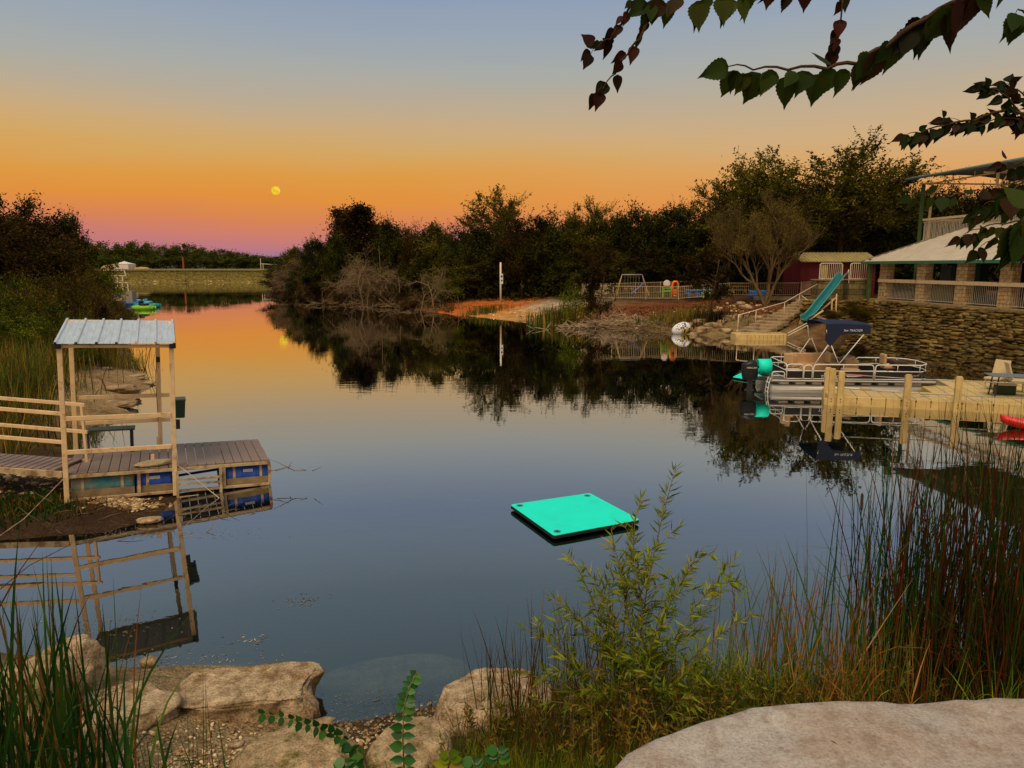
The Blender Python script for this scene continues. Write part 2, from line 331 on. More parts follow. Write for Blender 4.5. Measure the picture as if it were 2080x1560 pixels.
# ------------------------------------------------------------------ shoreline, terrain, water
SHORE = [(2.1,6.25), (.9,6.3), (.19,6.25), (-.3,6.1), (-.7,6.02), (-1.35,5.75), (-1.95,5.75), (-2.2,6.6), (-3.2,6.65), (-3.9,6.6), (-4.5,6.8), (-5.4,6.9), (-7.5,7.0), (-9,8.2), (-8.4,9.9), (-7.4,10.0),
         (-6.8,10.2), (-6.2,10.35), (-5.75,10.9), (-5.9,12.2), (-7.1,13.4), (-8.6,14.6), (-10.3,15.6), (-11.1,17.6), (-10.2,18.6), (-11.2,20.2), (-11.7,22.0), (-12.5,24.4), (-13.9,26.3), (-15.6,29), (-21.2,39), (-28.9,52.3), (-36,62),
         (-40,74), (-56,100), (-95,150), (-140,181), (-61,181), (-52,165), (-44,130), (-35,101), (-27,92), (-22,83.5), (-14,74), (-8.8,66.5), (-5,60), (-2.6,57), (1.3,51.6), (4.1,49), (8.1,44.8), (9.6,42.6), (12.2,41.2), (16.6,39.8),
         (20.0,40.4), (20.7,36), (21.6,30.5), (23.0,25), (24.5,19), (24,13), (18,10), (12,8.8), (8,7.6), (5,6.8), (3.6,6.4)]
SH = np.array(SHORE)
def sdist(X, Y):                             # > 0 on land
    X = np.asarray(X, float); Y = np.asarray(Y, float); shp = X.shape; x = X.ravel(); y = Y.ravel()
    best = np.full(x.shape, 1e9); ins = np.zeros(x.shape, bool)
    A = SH; B = np.roll(SH, -1, 0)
    for (ax, ay), (bx, by) in zip(A, B):
        dx, dy = bx-ax, by-ay; t = np.clip(((x-ax)*dx+(y-ay)*dy)/(dx*dx+dy*dy), 0, 1)
        best = np.minimum(best, (x-ax-t*dx)**2+(y-ay-t*dy)**2)
        cond = ((ay > y) != (by > y)); xi = ax+(y-ay)/(by-ay if by != ay else 1e-9)*dx
        ins ^= cond & (x < xi)
    d = np.sqrt(best); return np.where(ins, -d, d).reshape(shp)
# zones: x, y, slope, top height, under-water slope, colour
CLAY, DIRT, MUD, SAND, GRAV, GRS, OLV, LEAFL = (.45,.12,.022), (.16,.085,.028), (.045,.024,.011), (.50,.27,.09), (.46,.36,.24), (.07,.085,.018), (.10,.085,.025), (.05,.03,.013)
RLIT = (.17,.055,.018)
ZN = [(-3,3,.33,3,.5,(.20,.135,.07)), (-2.5,5.2,.22,2,.5,(.27,.19,.10)), (-2.3,4.3,.3,2,.5,(.24,.17,.09)), (-1.6,5.0,.28,2,.5,(.10,.055,.022)), (-1.2,5.2,.30,3,.45,(.075,.045,.02)), (0,3,.36,3,.5,(.10,.085,.03)), (.5,5.3,.30,3,.5,(.07,.055,.022)), (3,4,.36,3,.5,(.05,.04,.018)), (0,-4,.36,2.4,.5,DIRT),
      (-7,11,.16,.35,.10,MUD), (-5.8,11.4,.1,.3,.12,MUD), (-8.5,8.8,.1,.4,.2,MUD), (-6.4,12.5,.12,.3,.14,MUD), (-10.5,12.5,.16,.7,.2,MUD), (-14,16,.3,1.1,.4,DIRT), (-12.6,21.5,.45,.75,.5,(.30,.2,.1)), (-13.5,24,.4,.8,.5,(.30,.2,.1)), (-20,24,.3,1.3,.5,OLV), (-30,40,.3,1.5,.5,OLV), (-50,70,.3,2,.5,DIRT),
      (-100,140,.3,3,.5,GRS), (-90,186,.62,3.25,.5,(.165,.125,.03)), (-50,190,.62,3.25,.5,(.165,.125,.03)), (-130,190,.62,3.25,.5,(.165,.125,.03)), (-60,260,.3,3.3,.5,GRS),
      (-28,100,.4,1.2,.5,LEAFL), (-16,82,.4,1.2,.5,LEAFL), (-6,70,.35,1.3,.5,LEAFL), (-3.5,62.5,.20,1.6,.5,CLAY), (-1.5,62,.15,1.75,.4,CLAY), (.5,56,.14,1.5,.4,SAND), (3.0,58,.2,1.75,.4,GRAV), (-1.0,57.6,.14,1.5,.4,(.48,.22,.055)),
      (4.5,52.5,.25,1.6,.5,OLV), (9,46,.24,1.6,.5,(.19,.13,.05)), (8,49.5,.3,1.62,.5,RLIT), (6,51,.3,1.62,.5,RLIT), (10,51.6,.3,1.64,.5,RLIT), (13,51,.3,1.68,.5,RLIT), (12,49,.3,1.68,.5,RLIT), (13,43,.42,1.75,.5,(.2,.14,.065)), (16,47,.36,1.8,.5,RLIT), (12,58,.3,1.68,.5,(.05,.035,.018)), (20,52,.4,1.9,.5,(.06,.04,.02)), (6,62,.3,1.7,.5,(.035,.025,.012)), (24,60,.3,1.9,.5,(.03,.02,.01)),
      (22.4,42,1.3,1.9,.6,LEAFL), (23.5,32,1.4,1.95,.6,(.12,.09,.05)), (26,22,1.0,2,.6,DIRT), (30,48,.5,2,.5,LEAFL), (20,9,.4,2,.5,OLV), (10,5,.36,2.4,.5,OLV), (0,80,.2,2,.5,LEAFL), (20,75,.2,2.2,.5,LEAFL), (60,60,.2,2.5,.5,LEAFL), (0,300,.2,3.2,.5,GRS), (-300,200,.2,3.2,.5,GRS), (300,200,.2,3.2,.5,GRS)]
ZA = np.array([[z[0], z[1], z[2], z[3], z[4], *z[5]] for z in ZN])
def zone(X, Y):
    x = np.asarray(X, float).ravel(); y = np.asarray(Y, float).ravel()
    Wt = 1/(((x[:, None]-ZA[:, 0])**2+(y[:, None]-ZA[:, 1])**2)/(1+.004*(ZA[:, 1]**2))+.02)**2
    Wt /= Wt.sum(1, keepdims=True); return Wt @ ZA[:, 2:]
STEP_A, STEP_B = WY(1528,676,40.6), WY(1648,608,46.2)
def height(X, Y):
    X = np.asarray(X, float); Y = np.asarray(Y, float); h = height0(X, Y)
    d = sdist(X, Y); wd = np.where(Y > 38, 3.6, 2.0); wz = -.5+2.5*(np.clip((d+.1)/wd, 0, 1))**.85-.5
    m = (X > 19.0) & (Y < 44) & (Y > 14) & (d > -.2); h = np.where(m, np.minimum(h, wz), h)
    a, b = STEP_A, STEP_B; dx, dy = b.x-a.x, b.y-a.y; L2 = dx*dx+dy*dy; t = ((X-a.x)*dx+(Y-a.y)*dy)/L2; dist = np.abs((X-a.x)*dy-(Y-a.y)*dx)/math.sqrt(L2)
    ls = a.z+(b.z-a.z)*np.clip(t, 0, 1)-.32; k = np.clip((dist-.9)/.8, 0, 1); ins = (t > -.12) & (t < 1.03) & (dist < 1.7)
    return np.where(ins & (d > 0), np.minimum(h, ls*(1-k)+h*k), h)
def height0(X, Y):
    X = np.asarray(X, float); shp = X.shape; d = sdist(X, Y).ravel(); z = zone(X, Y)
    up = z[:, 1]*(1-np.exp(-z[:, 0]*np.maximum(d, 0)/z[:, 1])); dn = -np.minimum(z[:, 2]*np.maximum(-d, 0), 3.2)
    return np.where(d > 0, up, dn).reshape(shp)
def gz(x, y): return float(height(np.array([x]), np.array([y]))[0])

def G(px, py, lift=0.0):                     # photograph pixel -> point of the ground (or water) it shows
    r = ray(px, py); n = 500; t = np.geomspace(1.5, 260, n)/r.y; X, Y, Z = r.x*t, r.y*t, HC+r.z*t
    hh = np.maximum(height(X, Y), 0); i = int(np.argmax(Z <= hh)); i = i if Z[i] <= hh[i] else n-1
    return Vector((X[i], Y[i], hh[i]+lift))
def axis_pts(lo, hi, c, fine, n):             # spacing grows away from c
    s = np.linspace(-1, 1, n); k = 5.0
    t = np.sinh(k*s)/np.sinh(k); out_ = np.where(t < 0, c+(c-lo)*t, c+(hi-c)*t)
    return out_
gx = np.unique(np.concatenate([np.linspace(-9, 6, 150), np.linspace(6, 30, 110), np.linspace(-30, -9, 90), np.linspace(-60, -30, 40), np.linspace(30, 80, 30), -60-np.geomspace(2, 3000, 30), 80+np.geomspace(3, 3000, 24)]))
gy = np.unique(np.concatenate([np.linspace(-6, 3, 30), np.linspace(3, 8, 90), np.linspace(8, 15, 70), np.linspace(15, 30, 60), np.linspace(30, 70, 130), np.linspace(70, 110, 50), np.linspace(110, 200, 60), 200+np.geomspace(3, 5000, 30), -6-np.geomspace(2, 400, 10)]))
GX, GY = np.meshgrid(gx, gy); GZ = height(GX, GY)
fr = GZ.copy()
for i in range(GX.shape[0]):
    for j in range(GX.shape[1]):
        x, y = GX[i, j], GY[i, j]
        if -60 < x < 60 and -3 < y < 120:
            near = y < 16
            a = mnoise.fractal((x*1.3, y*1.3, 2.2), 1.0, 2.0, 4)*(.05 if near else .10)
            if near and y < 9: a += mnoise.fractal((x*9, y*9, 1.2), 1.0, 2.0, 3)*.014
            fr[i, j] = GZ[i, j]+a*min(1, .35+abs(GZ[i, j])*2)
GZ = fr
V = np.stack([GX.ravel(), GY.ravel(), GZ.ravel()], 1); ny_, nx_ = GX.shape
ii, jj = np.meshgrid(np.arange(ny_-1), np.arange(nx_-1), indexing='ij'); b0 = (ii*nx_+jj).ravel()
F = np.stack([b0, b0+1, b0+nx_+1, b0+nx_], 1)
TERR = bpy.data.materials.new('terrain'); TERR.use_nodes = True; t = TERR.node_tree; pb = t.nodes['Principled BSDF']
at = N(t, 'ShaderNodeAttribute', attribute_name='Col'); co = N(t, 'ShaderNodeTexCoord')
n1 = N(t, 'ShaderNodeTexNoise'); n1.inputs['Scale'].default_value = 1.1; n1.inputs['Detail'].default_value = 10; n1.inputs['Roughness'].default_value = .72
n2 = N(t, 'ShaderNodeTexNoise'); n2.inputs['Scale'].default_value = 16; n2.inputs['Detail'].default_value = 8; n2.inputs['Roughness'].default_value = .75
vo = N(t, 'ShaderNodeTexVoronoi'); vo.inputs['Scale'].default_value = 38
for n_ in (n1, n2, vo): t.links.new(co.outputs['Object'], n_.inputs['Vector'])
r1 = ramp(t, [(.3, (.45,.42,.4,1)), (.7, (1.6,1.6,1.55,1))]); r2 = ramp(t, [(.32, (.45,.45,.45,1)), (.68, (1.6,1.6,1.6,1))])
t.links.new(n1.outputs[0], r1.inputs[0]); t.links.new(n2.outputs[0], r2.inputs[0])
ma = N(t, 'ShaderNodeMix', data_type='RGBA', blend_type='MULTIPLY'); ma.inputs[0].default_value = 1
mb = N(t, 'ShaderNodeMix', data_type='RGBA', blend_type='MULTIPLY'); mb.inputs[0].default_value = 1
t.links.new(at.outputs['Color'], ma.inputs[6]); t.links.new(r1.outputs[0], ma.inputs[7]); t.links.new(ma.outputs[2], mb.inputs[6]); t.links.new(r2.outputs[0], mb.inputs[7])
t.links.new(mb.outputs[2], pb.inputs['Base Color']); pb.inputs['Roughness'].default_value = .93; pb.inputs['Specular IOR Level'].default_value = .15
bu = N(t, 'ShaderNodeBump'); bu.inputs['Strength'].default_value = .9; bu.inputs['Distance'].default_value = .035
mh = N(t, 'ShaderNodeMath', operation='SUBTRACT'); t.links.new(n2.outputs[0], mh.inputs[0]); t.links.new(vo.outputs['Distance'], mh.inputs[1])
t.links.new(mh.outputs[0], bu.inputs['Height']); t.links.new(bu.outputs[0], pb.inputs['Normal'])
ground = np_mesh('ground', V, F, TERR, smooth=True); tag(ground, kind='structure')
ca = ground.data.color_attributes.new('Col', 'FLOAT_COLOR', 'POINT')
zc = zone(GX, GY)[:, 3:6]
ca.data.foreach_set('color', np.concatenate([zc, np.ones((len(zc), 1))], 1).astype(np.float32).ravel())

WAT = bpy.data.materials.new('lake_water'); WAT.use_nodes = True; t = WAT.node_tree; t.nodes.clear()
o_ = N(t, 'ShaderNodeOutputMaterial'); lw = N(t, 'ShaderNodeLayerWeight'); lw.inputs[0].default_value = .5
rr = ramp(t, [(0, (.04,)*3+(1,)), (.30, (.07,)*3+(1,)), (.43, (.165,)*3+(1,)), (.58, (.29,)*3+(1,)), (.70, (.52,)*3+(1,)), (.76, (.65,)*3+(1,)), (.82, (.70,)*3+(1,)), (.90, (.88,)*3+(1,)), (1, (1,)*3+(1,))])
t.links.new(lw.outputs['Facing'], rr.inputs[0])
gl = N(t, 'ShaderNodeBsdfGlossy'); gl.inputs['Roughness'].default_value = .015; gl.inputs['Color'].default_value = (.97,.97,.97,1)
tr = N(t, 'ShaderNodeBsdfTransparent'); tr.inputs[0].default_value = (.62,.70,.66,1)
di = N(t, 'ShaderNodeBsdfDiffuse'); di.inputs[0].default_value = (.0008,.005,.005,1)
m1 = N(t, 'ShaderNodeMixShader'); m1.inputs[0].default_value = .42; t.links.new(tr.outputs[0], m1.inputs[1]); t.links.new(di.outputs[0], m1.inputs[2])
m2 = N(t, 'ShaderNodeMixShader'); t.links.new(rr.outputs[0], m2.inputs[0]); t.links.new(m1.outputs[0], m2.inputs[1]); t.links.new(gl.outputs[0], m2.inputs[2])
co = N(t, 'ShaderNodeTexCoord'); mp = N(t, 'ShaderNodeMapping'); mp.inputs['Scale'].default_value = (.8,1.6,1); t.links.new(co.outputs['Object'], mp.inputs[0])
nn = N(t, 'ShaderNodeTexNoise'); nn.inputs['Scale'].default_value = 1.6; nn.inputs['Detail'].default_value = 3; t.links.new(mp.outputs[0], nn.inputs['Vector'])
bu = N(t, 'ShaderNodeBump'); bu.inputs['Distance'].default_value = .006; t.links.new(nn.outputs[0], bu.inputs['Height'])
np_ = N(t, 'ShaderNodeTexNoise'); np_.inputs['Scale'].default_value = .10; np_.inputs['Detail'].default_value = 3; t.links.new(mp.outputs[0], np_.inputs['Vector'])
rpp = ramp(t, [(.42, (.08,)*3+(1,)), (.62, (.55,)*3+(1,))]); t.links.new(np_.outputs[0], rpp.inputs[0]); t.links.new(rpp.outputs[0], bu.inputs['Strength'])
t.links.new(bu.outputs[0], gl.inputs['Normal']); t.links.new(m2.outputs[0], o_.inputs[0])
va = N(t, 'ShaderNodeVolumeAbsorption'); va.inputs[0].default_value = (.12,.42,.38,1); va.inputs[1].default_value = 1.5; t.links.new(va.outputs[0], o_.inputs['Volume'])
wm = MB(); wm.box((-40, 92, -1.9), (280, 190, 3.8)); lake = wm.build('lake_water', WAT); tag(lake, kind='structure')

# moon
mm_ = bpy.data.materials.new('moon_glow'); mm_.use_nodes = True; t = mm_.node_tree; t.nodes.clear()
o_ = N(t, 'ShaderNodeOutputMaterial'); em = N(t, 'ShaderNodeEmission'); nn = N(t, 'ShaderNodeTexNoise'); nn.inputs['Scale'].default_value = .05; nn.inputs['Detail'].default_value = 4
co = N(t, 'ShaderNodeTexCoord'); t.links.new(co.outputs['Object'], nn.inputs['Vector'])
r1 = ramp(t, [(.42, (.80,.50,.03,1)), (.58, (.98,.66,.05,1))]); t.links.new(nn.outputs[0], r1.inputs[0]); t.links.new(r1.outputs[0], em.inputs[0]); t.links.new(em.outputs[0], o_.inputs[0])
mo = MB(); mo.lathe((0,0,0), [(max(.01, 29*math.sin(math.pi*i/20)), -29*math.cos(math.pi*i/20)) for i in range(21)], 32)
mo = mo.build('moon', mm_, smooth=True); mo.location = WY(560, 387, 5000); tag(mo, 'full yellow moon low in the orange sky above the far bank', 'moon')

# ------------------------------------------------------------------ rocks
def rock(name, label, loc, size, seed, m=STONE, rotz=0, flat=.0, sub=4, group=None, cat='boulder', amp=.22, block=.0):
    import bmesh
    bm = bmesh.new(); bmesh.ops.create_icosphere(bm, subdivisions=sub, radius=1)
    off = Vector((seed*7.3, seed*3.1, seed*1.7))
    for v in bm.verts:
        p = v.co.copy()
        if block:
            q = Vector([math.copysign(abs(c)**(1-block), c) for c in p]); mxx = max(abs(c) for c in q); p = p.lerp(q*(1/max(mxx, .01))*.85, block)
        n = mnoise.fractal(p*.9+off, 1.0, 2.0, 5)*amp*1.2+mnoise.fractal(p*4+off, 1.0, 2.0, 4)*amp*.28
        n -= abs(mnoise.noise(p*2.3+off))*amp*.55-amp*.12; n += (mnoise.cell(p*2.1+off)-.5)*amp*.16 if sub >= 5 else 0
        r = mnoise.cell_vector(p*1.3+off); n += (r.x-.5)*amp*.12
        p *= 1+n
        if flat and p.z > flat: p.z = flat+(p.z-flat)*.18
        v.co = Vector((p.x*size[0], p.y*size[1], p.z*size[2]))
    me = bpy.data.meshes.new(name); bm.to_mesh(me); bm.free(); me.materials.append(m)
    me.polygons.foreach_set('use_smooth', [True]*len(me.polygons))
    o = bpy.data.objects.new(name, me); C.objects.link(o); o.location = loc; o.rotation_euler = (0, 0, rotz)
    return tag(o, label, cat, group)
rock('boulder', 'long flat-topped tan limestone slab jutting into the water at the near shore', W(500,1432,.12)+Vector((0,.1,0)), (.68,.36,.30), 3, STONEW, .1, .42, 5, block=.72, amp=.20)
rock('boulder', 'low pale boulder half sunk in gravel behind the cattail blades', W(235,1455,.25), (.5,.36,.22), 5, STONEW, .4, .5, 5)
rock('boulder', 'pointed olive boulder standing in the cattails at the lower left', W(75,1440,.4), (.34,.3,.5), 8, MOSSY, .2, .7, 5, amp=.18)
rock('boulder', 'pale upright rock slab leaning behind the olive boulder', W(120,1400,.3)+Vector((.0,.2,0)), (.26,.2,.42), 12, STONEW, .9, .8, 5, amp=.16)
rock('boulder', 'rounded mossy boulder cut off by the bottom edge left of centre', W(605,1575,.55), (.44,.34,.36), 21, MOSSY, .3, .6, 5, amp=.14)
rock('boulder', 'smaller mossy boulder behind the upright leafy sprig', W(830,1545,.45), (.34,.30,.28), 27, MOSSY, 1.1, .6, 5, amp=.14)
rock('boulder', 'broad tan boulder at the water edge behind the young willow', W(1000,1450,.2), (.56,.42,.40), 31, STONEW, .4, .5, 5, amp=.16)
rock('boulder', 'tan boulder hidden behind the right side of the willow thicket', W(1250,1480,.3), (.6,.4,.3), 33, STONEW, .2, .5, 4, amp=.16)
rock('boulder', 'sunken rock showing dimly under the still water', W(790,1385,-.27), (.85,.34,.26), 37, MOSSY, .25, .5, 4, amp=.12)
rock('boulder', 'second smaller sunken rock beside the right reeds', W(1400,1330,-.5), (.5,.3,.3), 38, MOSSY, .25, .5, 4, amp=.12)
rock('stone', 'flat pale stone lying on the mud in front of the covered dock', W(302,1056,.05), (.19,.11,.05), 41, STONEW, .3, .5, 3, cat='stone')
rock('stone', 'small pale stone on the brown gravel near the bottom edge', W(478,1512,.42), (.06,.045,.03), 43, STONEW, .3, .5, 3, cat='stone')
rock('stone', 'small reddish stone at the water edge above the gravel', W(300,1345,.06), (.09,.06,.07), 44, STONE, .3, .5, 3, cat='stone')
rock('stone', 'thin wet rock shelf lying across the little pool', W(600,1490,.1), (.35,.1,.08), 46, STONE, .5, .4, 3, cat='stone')
# the flat pale ledge in the lower right corner: outline in plan, 2.42 m up
def ledge():
    import bmesh
    edge = [(1225,1575),(1262,1530),(1330,1492),(1400,1464),(1470,1444),(1545,1432),(1640,1424),(1720,1419),(1800,1417),(1900,1418),(2000,1420),(2080,1420),(2160,1424),(2300,1440)]
    top = [W(x, y, 2.40) for x, y in edge]
    back = [Vector((3.2,.9,2.42)), Vector((2.6,.3,2.44)), Vector((1.2,.2,2.44)), Vector((.25,.6,2.43)), Vector((.16,1.1,2.41))]
    poly = top+back; bm = bmesh.new()
    cen = sum(poly, Vector())/len(poly); rings = []
    nn_ = 120; per = []
    # resample outline smoothly
    L = [0]
    for i in range(len(poly)): L.append(L[-1]+(poly[(i+1) % len(poly)]-poly[i]).length)
    for k in range(nn_):
        s = L[-1]*k/nn_; i = max(j for j in range(len(poly)) if L[j] <= s); f = (s-L[i])/(L[i+1]-L[i]); per.append(poly[i].lerp(poly[(i+1) % len(poly)], f))
    levels = [(i/26, 0, 0) for i in range(1, 25)]+[(1-.03, -.002, 0), (.99, -.008, 0), (1.0, -.03, 0), (1.005, -.08, 0), (1.0, -.2, 0), (.98, -.5, 0), (.97, -1.6, 0)]
    cv = bm.verts.new(cen)
    for sc_, dz, _ in levels:
        rg = []
        for p in per:
            q = cen+(p-cen)*sc_; n_ = mnoise.fractal(q*2.2, 1, 2, 4)*.02+mnoise.fractal(q*14, 1, 2, 3)*.0035
            d = (p-cen).normalized(); j = mnoise.fractal(q*5, 1, 2, 4)*.02 if sc_ > .94 else 0
            rg.append(bm.verts.new((q.x+d.x*j, q.y+d.y*j, q.z+dz+n_)))
        rings.append(rg)
    for j in range(nn_): bm.faces.new((cv, rings[0][j], rings[0][(j+1) % nn_]))
    for a, b in zip(rings, rings[1:]):
        for j in range(nn_): bm.faces.new((a[j], b[j], b[(j+1) % nn_], a[(j+1) % nn_]))
    bmesh.ops.recalc_face_normals(bm, faces=bm.faces)
    me = bpy.data.meshes.new('rock_ledge'); bm.to_mesh(me); bm.free(); me.materials.append(CONC); me.polygons.foreach_set('use_smooth', [True]*len(me.polygons))
    o = bpy.data.objects.new('rock_ledge', me); C.objects.link(o); tag(o, 'smooth pale rock ledge filling the lower right corner', 'rock ledge')
ledge()
def ledge_litter():
    rng = np.random.default_rng(8); n = 26; x = rng.uniform(.7, 2.6, n); y = rng.uniform(1.3, 2.25, n); P = np.stack([x, y, np.full(n, 2.455)], 1); M3 = rand_rot(rng, n); M3[:, 2, 0] *= .1; M3[:, :, 0] /= np.linalg.norm(M3[:, :, 0], axis=1, keepdims=True)
    up = np.tile(np.array([0,0,1.]), (n,1)); b = np.cross(up, M3[:, :, 0]); b /= np.linalg.norm(b, axis=1, keepdims=True); M3[:, :, 1] = b; M3[:, :, 2] = np.cross(M3[:, :, 0], b)
    V_, F_ = leaf_VF(P, M3, rng.uniform(.008, .035, n), LEAF4*np.array([1,.7,1])); tag(np_mesh('leaf_litter', V_, F_, leafmat('litter', [(.12,.05,.02), (.2,.12,.06), (.08,.04,.02)], transl=0)), 'dry leaf bits scattered on the pale ledge', 'litter', kind='stuff')
ledge_litter()
def pebbles(name, label, cx, cy, rx, ry, n, smin, smax, m, seed):
    rng = np.random.default_rng(seed); T = []
    ico = [(0,0,1),(.894,0,.447),(.276,.851,.447),(-.724,.526,.447),(-.724,-.526,.447),(.276,-.851,.447),(.724,.526,-.3),(-.276,.851,-.3),(-.894,0,-.3),(-.276,-.851,-.3),(.724,-.526,-.3)]
    fc = [(0,1,2),(0,2,3),(0,3,4),(0,4,5),(0,5,1),(1,6,2),(2,7,3),(3,8,4),(4,9,5),(5,10,1),(6,7,2),(7,8,3),(8,9,4),(9,10,5),(10,6,1)]
    x = cx+rng.normal(0, rx*.5, n); y = cy+rng.normal(0, ry*.5, n); z = height(x, y); s = smin+(smax-smin)*rng.random(n)**3
    ok = z > -.05; x, y, z, s = x[ok], y[ok], z[ok], s[ok]; n = len(x)
    tv = np.array(ico); V_ = tv[None]*(1+rng.normal(0, .18, (n, 11, 1)))*s[:, None, None]*np.stack([1+rng.random(n)*.7, np.ones(n), .4+.3*rng.random(n)], 1)[:, None, :]
    a = rng.random(n)*6.28; ca_, sa_ = np.cos(a), np.sin(a)
    X = V_[..., 0]*ca_[:, None]-V_[..., 1]*sa_[:, None]+x[:, None]; Y = V_[..., 0]*sa_[:, None]+V_[..., 1]*ca_[:, None]+y[:, None]; Z = V_[..., 2]+z[:, None]+.01
    F_ = (np.arange(n)[:, None, None]*11+np.array(fc)[None]).reshape(-1, 3)
    o = np_mesh(name, np.stack([X, Y, Z], 2).reshape(-1, 3), F_, m); tag(o, label, 'gravel', kind='stuff')
PEB = leafmat('pebble_mix', [(.34,.26,.17), (.22,.15,.08), (.45,.36,.26), (.15,.09,.045), (.28,.2,.12)], .9, 0, .1)
pebbles('gravel', 'loose gravel on the near bank', -2.4, 4.6, 1.4, 1.1, 5200, .003, .02, PEB, 1)
p_ = W(258,1030); pebbles('gravel', 'patch of pale gravel on the mud beside the covered dock', p_.x, p_.y, .5, .3, 420, .008, .045, PEB, 2)
pebbles('gravel', 'stones strewn over the brown slope of the playground bank', 10, 47, 9, 3, 500, .03, .16, PEB, 3)
pebbles('gravel', 'pale stones along the sandy landing', 1, 55, 6, 5, 300, .03, .12, PEB, 4)
pebbles('gravel', 'stones along the foot of the grassy dam', -75, 181.6, 60, .5, 260, .1, .3, PEB, 5)
p_ = W(60,1000); pebbles('gravel', 'stones on the muddy bank left of the covered dock', p_.x, p_.y, 1.6, .9, 300, .01, .06, PEB, 6)
pebbles('gravel', 'gravel among the roots at the water edge', -.6, 5.5, 1.2, .5, 900, .006, .025, PEB, 7)

# ------------------------------------------------------------------ trees
def tree_proto(name, label, seed, H, rad, base, ncl, npl, lsize, lm, group=None, cat='tree', trunk_r=.16, clr=.30, shell=.45, lean=0, taper=0., spiky=.2, bm=BARK):
    rng = np.random.default_rng(seed); root = thing(name, label, cat, group=group)
    tb = MB(); top = Vector((lean+rng.normal(0, .2), rng.normal(0, .2), H*.82)); pts = [Vector((0,0,-.3))]
    for k in range(1, 6):
        f = k/5; pts.append(Vector((top.x*f+rng.normal(0, .06*H*.1), top.y*f+rng.normal(0, .06*H*.1), top.z*f)))
    tb.tube(pts, [trunk_r*(1.25 if i == 0 else 1-.15*i) for i in range(6)], 7)
    def tp(z):
        f = max(0, min(.999, z/top.z))*5; i = int(f); return pts[i].lerp(pts[i+1], f-i) if i < 5 else pts[5]
    cz, hz = (base+H)/2, (H-base)/2; P = []
    for c in range(ncl):
        u = rng.normal(size=3); u /= np.linalg.norm(u); r = rng.random()**shell
        wz = u[2]*r; wid = rad*(1-taper*max(0, wz))
        ctr = Vector((u[0]*r*wid+lean*.8*(wz+1)/2, u[1]*r*wid, cz+wz*hz*.86))
        cr = rad*clr*(.6+.8*rng.random())
        st_ = tp(max(base*.5, min(top.z*.98, ctr.z-(Vector((ctr.x, ctr.y, 0)).length)*(.3+.4*rng.random()))))
        mid = st_.lerp(ctr, .5)+Vector(rng.normal(0, .07*rad, 3)); tb.tube([st_, mid, ctr], [trunk_r*.38, trunk_r*.22, trunk_r*.08], 4, cap=False)
        n = int(npl*(.6+.8*rng.random())); q = rng.normal(size=(n, 3))*np.array([.52, .52, .42])*cr
        P.append(q+np.array(ctr))
        for k in range(5):                                     # feathery outward twigs
            dv = np.array(ctr)-np.array((0, 0, cz-hz*.4)); dv = dv/max(1e-3, np.linalg.norm(dv))+rng.normal(0, .5, 3); dv /= np.linalg.norm(dv)
            ln = cr*(1.0+1.1*rng.random()); m_ = int(npl*spiky*.25)
            if m_ < 1: continue
            tt = rng.random(m_)[:, None]; P.append(np.array(ctr)+dv*ln*tt+rng.normal(0, .05*cr+.03, (m_, 3))*(1.2-tt))
            tb.tube([ctr, ctr+Vector(dv*ln)], [trunk_r*.07, trunk_r*.02], 3, cap=False)
    P = np.concatenate(P); S = lsize*(.6+.8*rng.random(len(P)))
    V_, F_ = leaf_VF(P, rand_rot(rng, len(P)), S)
    np_mesh('crown', V_, F_, lm, root); tb.build('trunk', bm, root, smooth=True)
    root['H'] = H; root['rad'] = rad
    return root
def bare_tree(name, label, seed, H, spread, m, group=None, levels=5, r0=.12, kids=4, leaves=None, nl=0, lsize=.1, cat='tree', up=.25, stems=1, droop=0.):
    rng = random.Random(seed); root = thing(name, label, cat, group=group); tb = MB(); tips = []
    def grow(p, d, L, r, lv):
        n = 4; pts = [p]; q = p
        for k in range(n):
            d = (d+Vector((rng.gauss(0, .16), rng.gauss(0, .16), rng.gauss(0, .10)+up*.12-droop*(levels-lv)*.05))).normalized(); q = q+d*L/n; pts.append(q)
        tb.tube(pts, [max(.004, r*(1-.14*k)) for k in range(n+1)], 5 if lv > 2 else 3, cap=False)
        if lv <= 2: tips.extend(pts[1:])
        if lv == 0: return
        for k in range(kids+(1 if lv >= levels-1 else 0)):
            f = .3+.7*(k+rng.random())/(kids+1); i = min(n-1, int(f*n)); b = pts[i].lerp(pts[i+1], f*n-i)
            a = rng.uniform(0, 6.28); side = d.orthogonal().normalized(); side.rotate(Matrix.Rotation(a, 3, d))
            nd = (d*.75+side*(.75+spread*rng.random())+Vector((0,0,up))).normalized()
            grow(b, nd, L*(.52+.25*rng.random()), r*.52, lv-1)
    for s in range(stems):
        a = rng.uniform(0, 6.28); d0 = Vector((math.cos(a)*.35*(stems > 1), math.sin(a)*.35*(stems > 1), 1)).normalized()
        grow(Vector((rng.uniform(-.1,.1)*(stems > 1), rng.uniform(-.1,.1)*(stems > 1), -.2)), d0, H*.5, r0, levels)
    if leaves:
        g = np.random.default_rng(seed); T = np.array([tuple(v) for v in tips]); idx = g.integers(0, len(T), nl)
        P = T[idx]+g.normal(0, .12, (nl, 3)); V_, F_ = leaf_VF(P, rand_rot(g, nl), lsize*(.6+.8*g.random(nl))); np_mesh('crown', V_, F_, leaves, root)
    zmax = max(v[2] for v in tb.v); tb.build('trunk' if leaves else 'branches', m, root, smooth=True); root['H'] = zmax; root['rad'] = 0
    return root
USED = set()
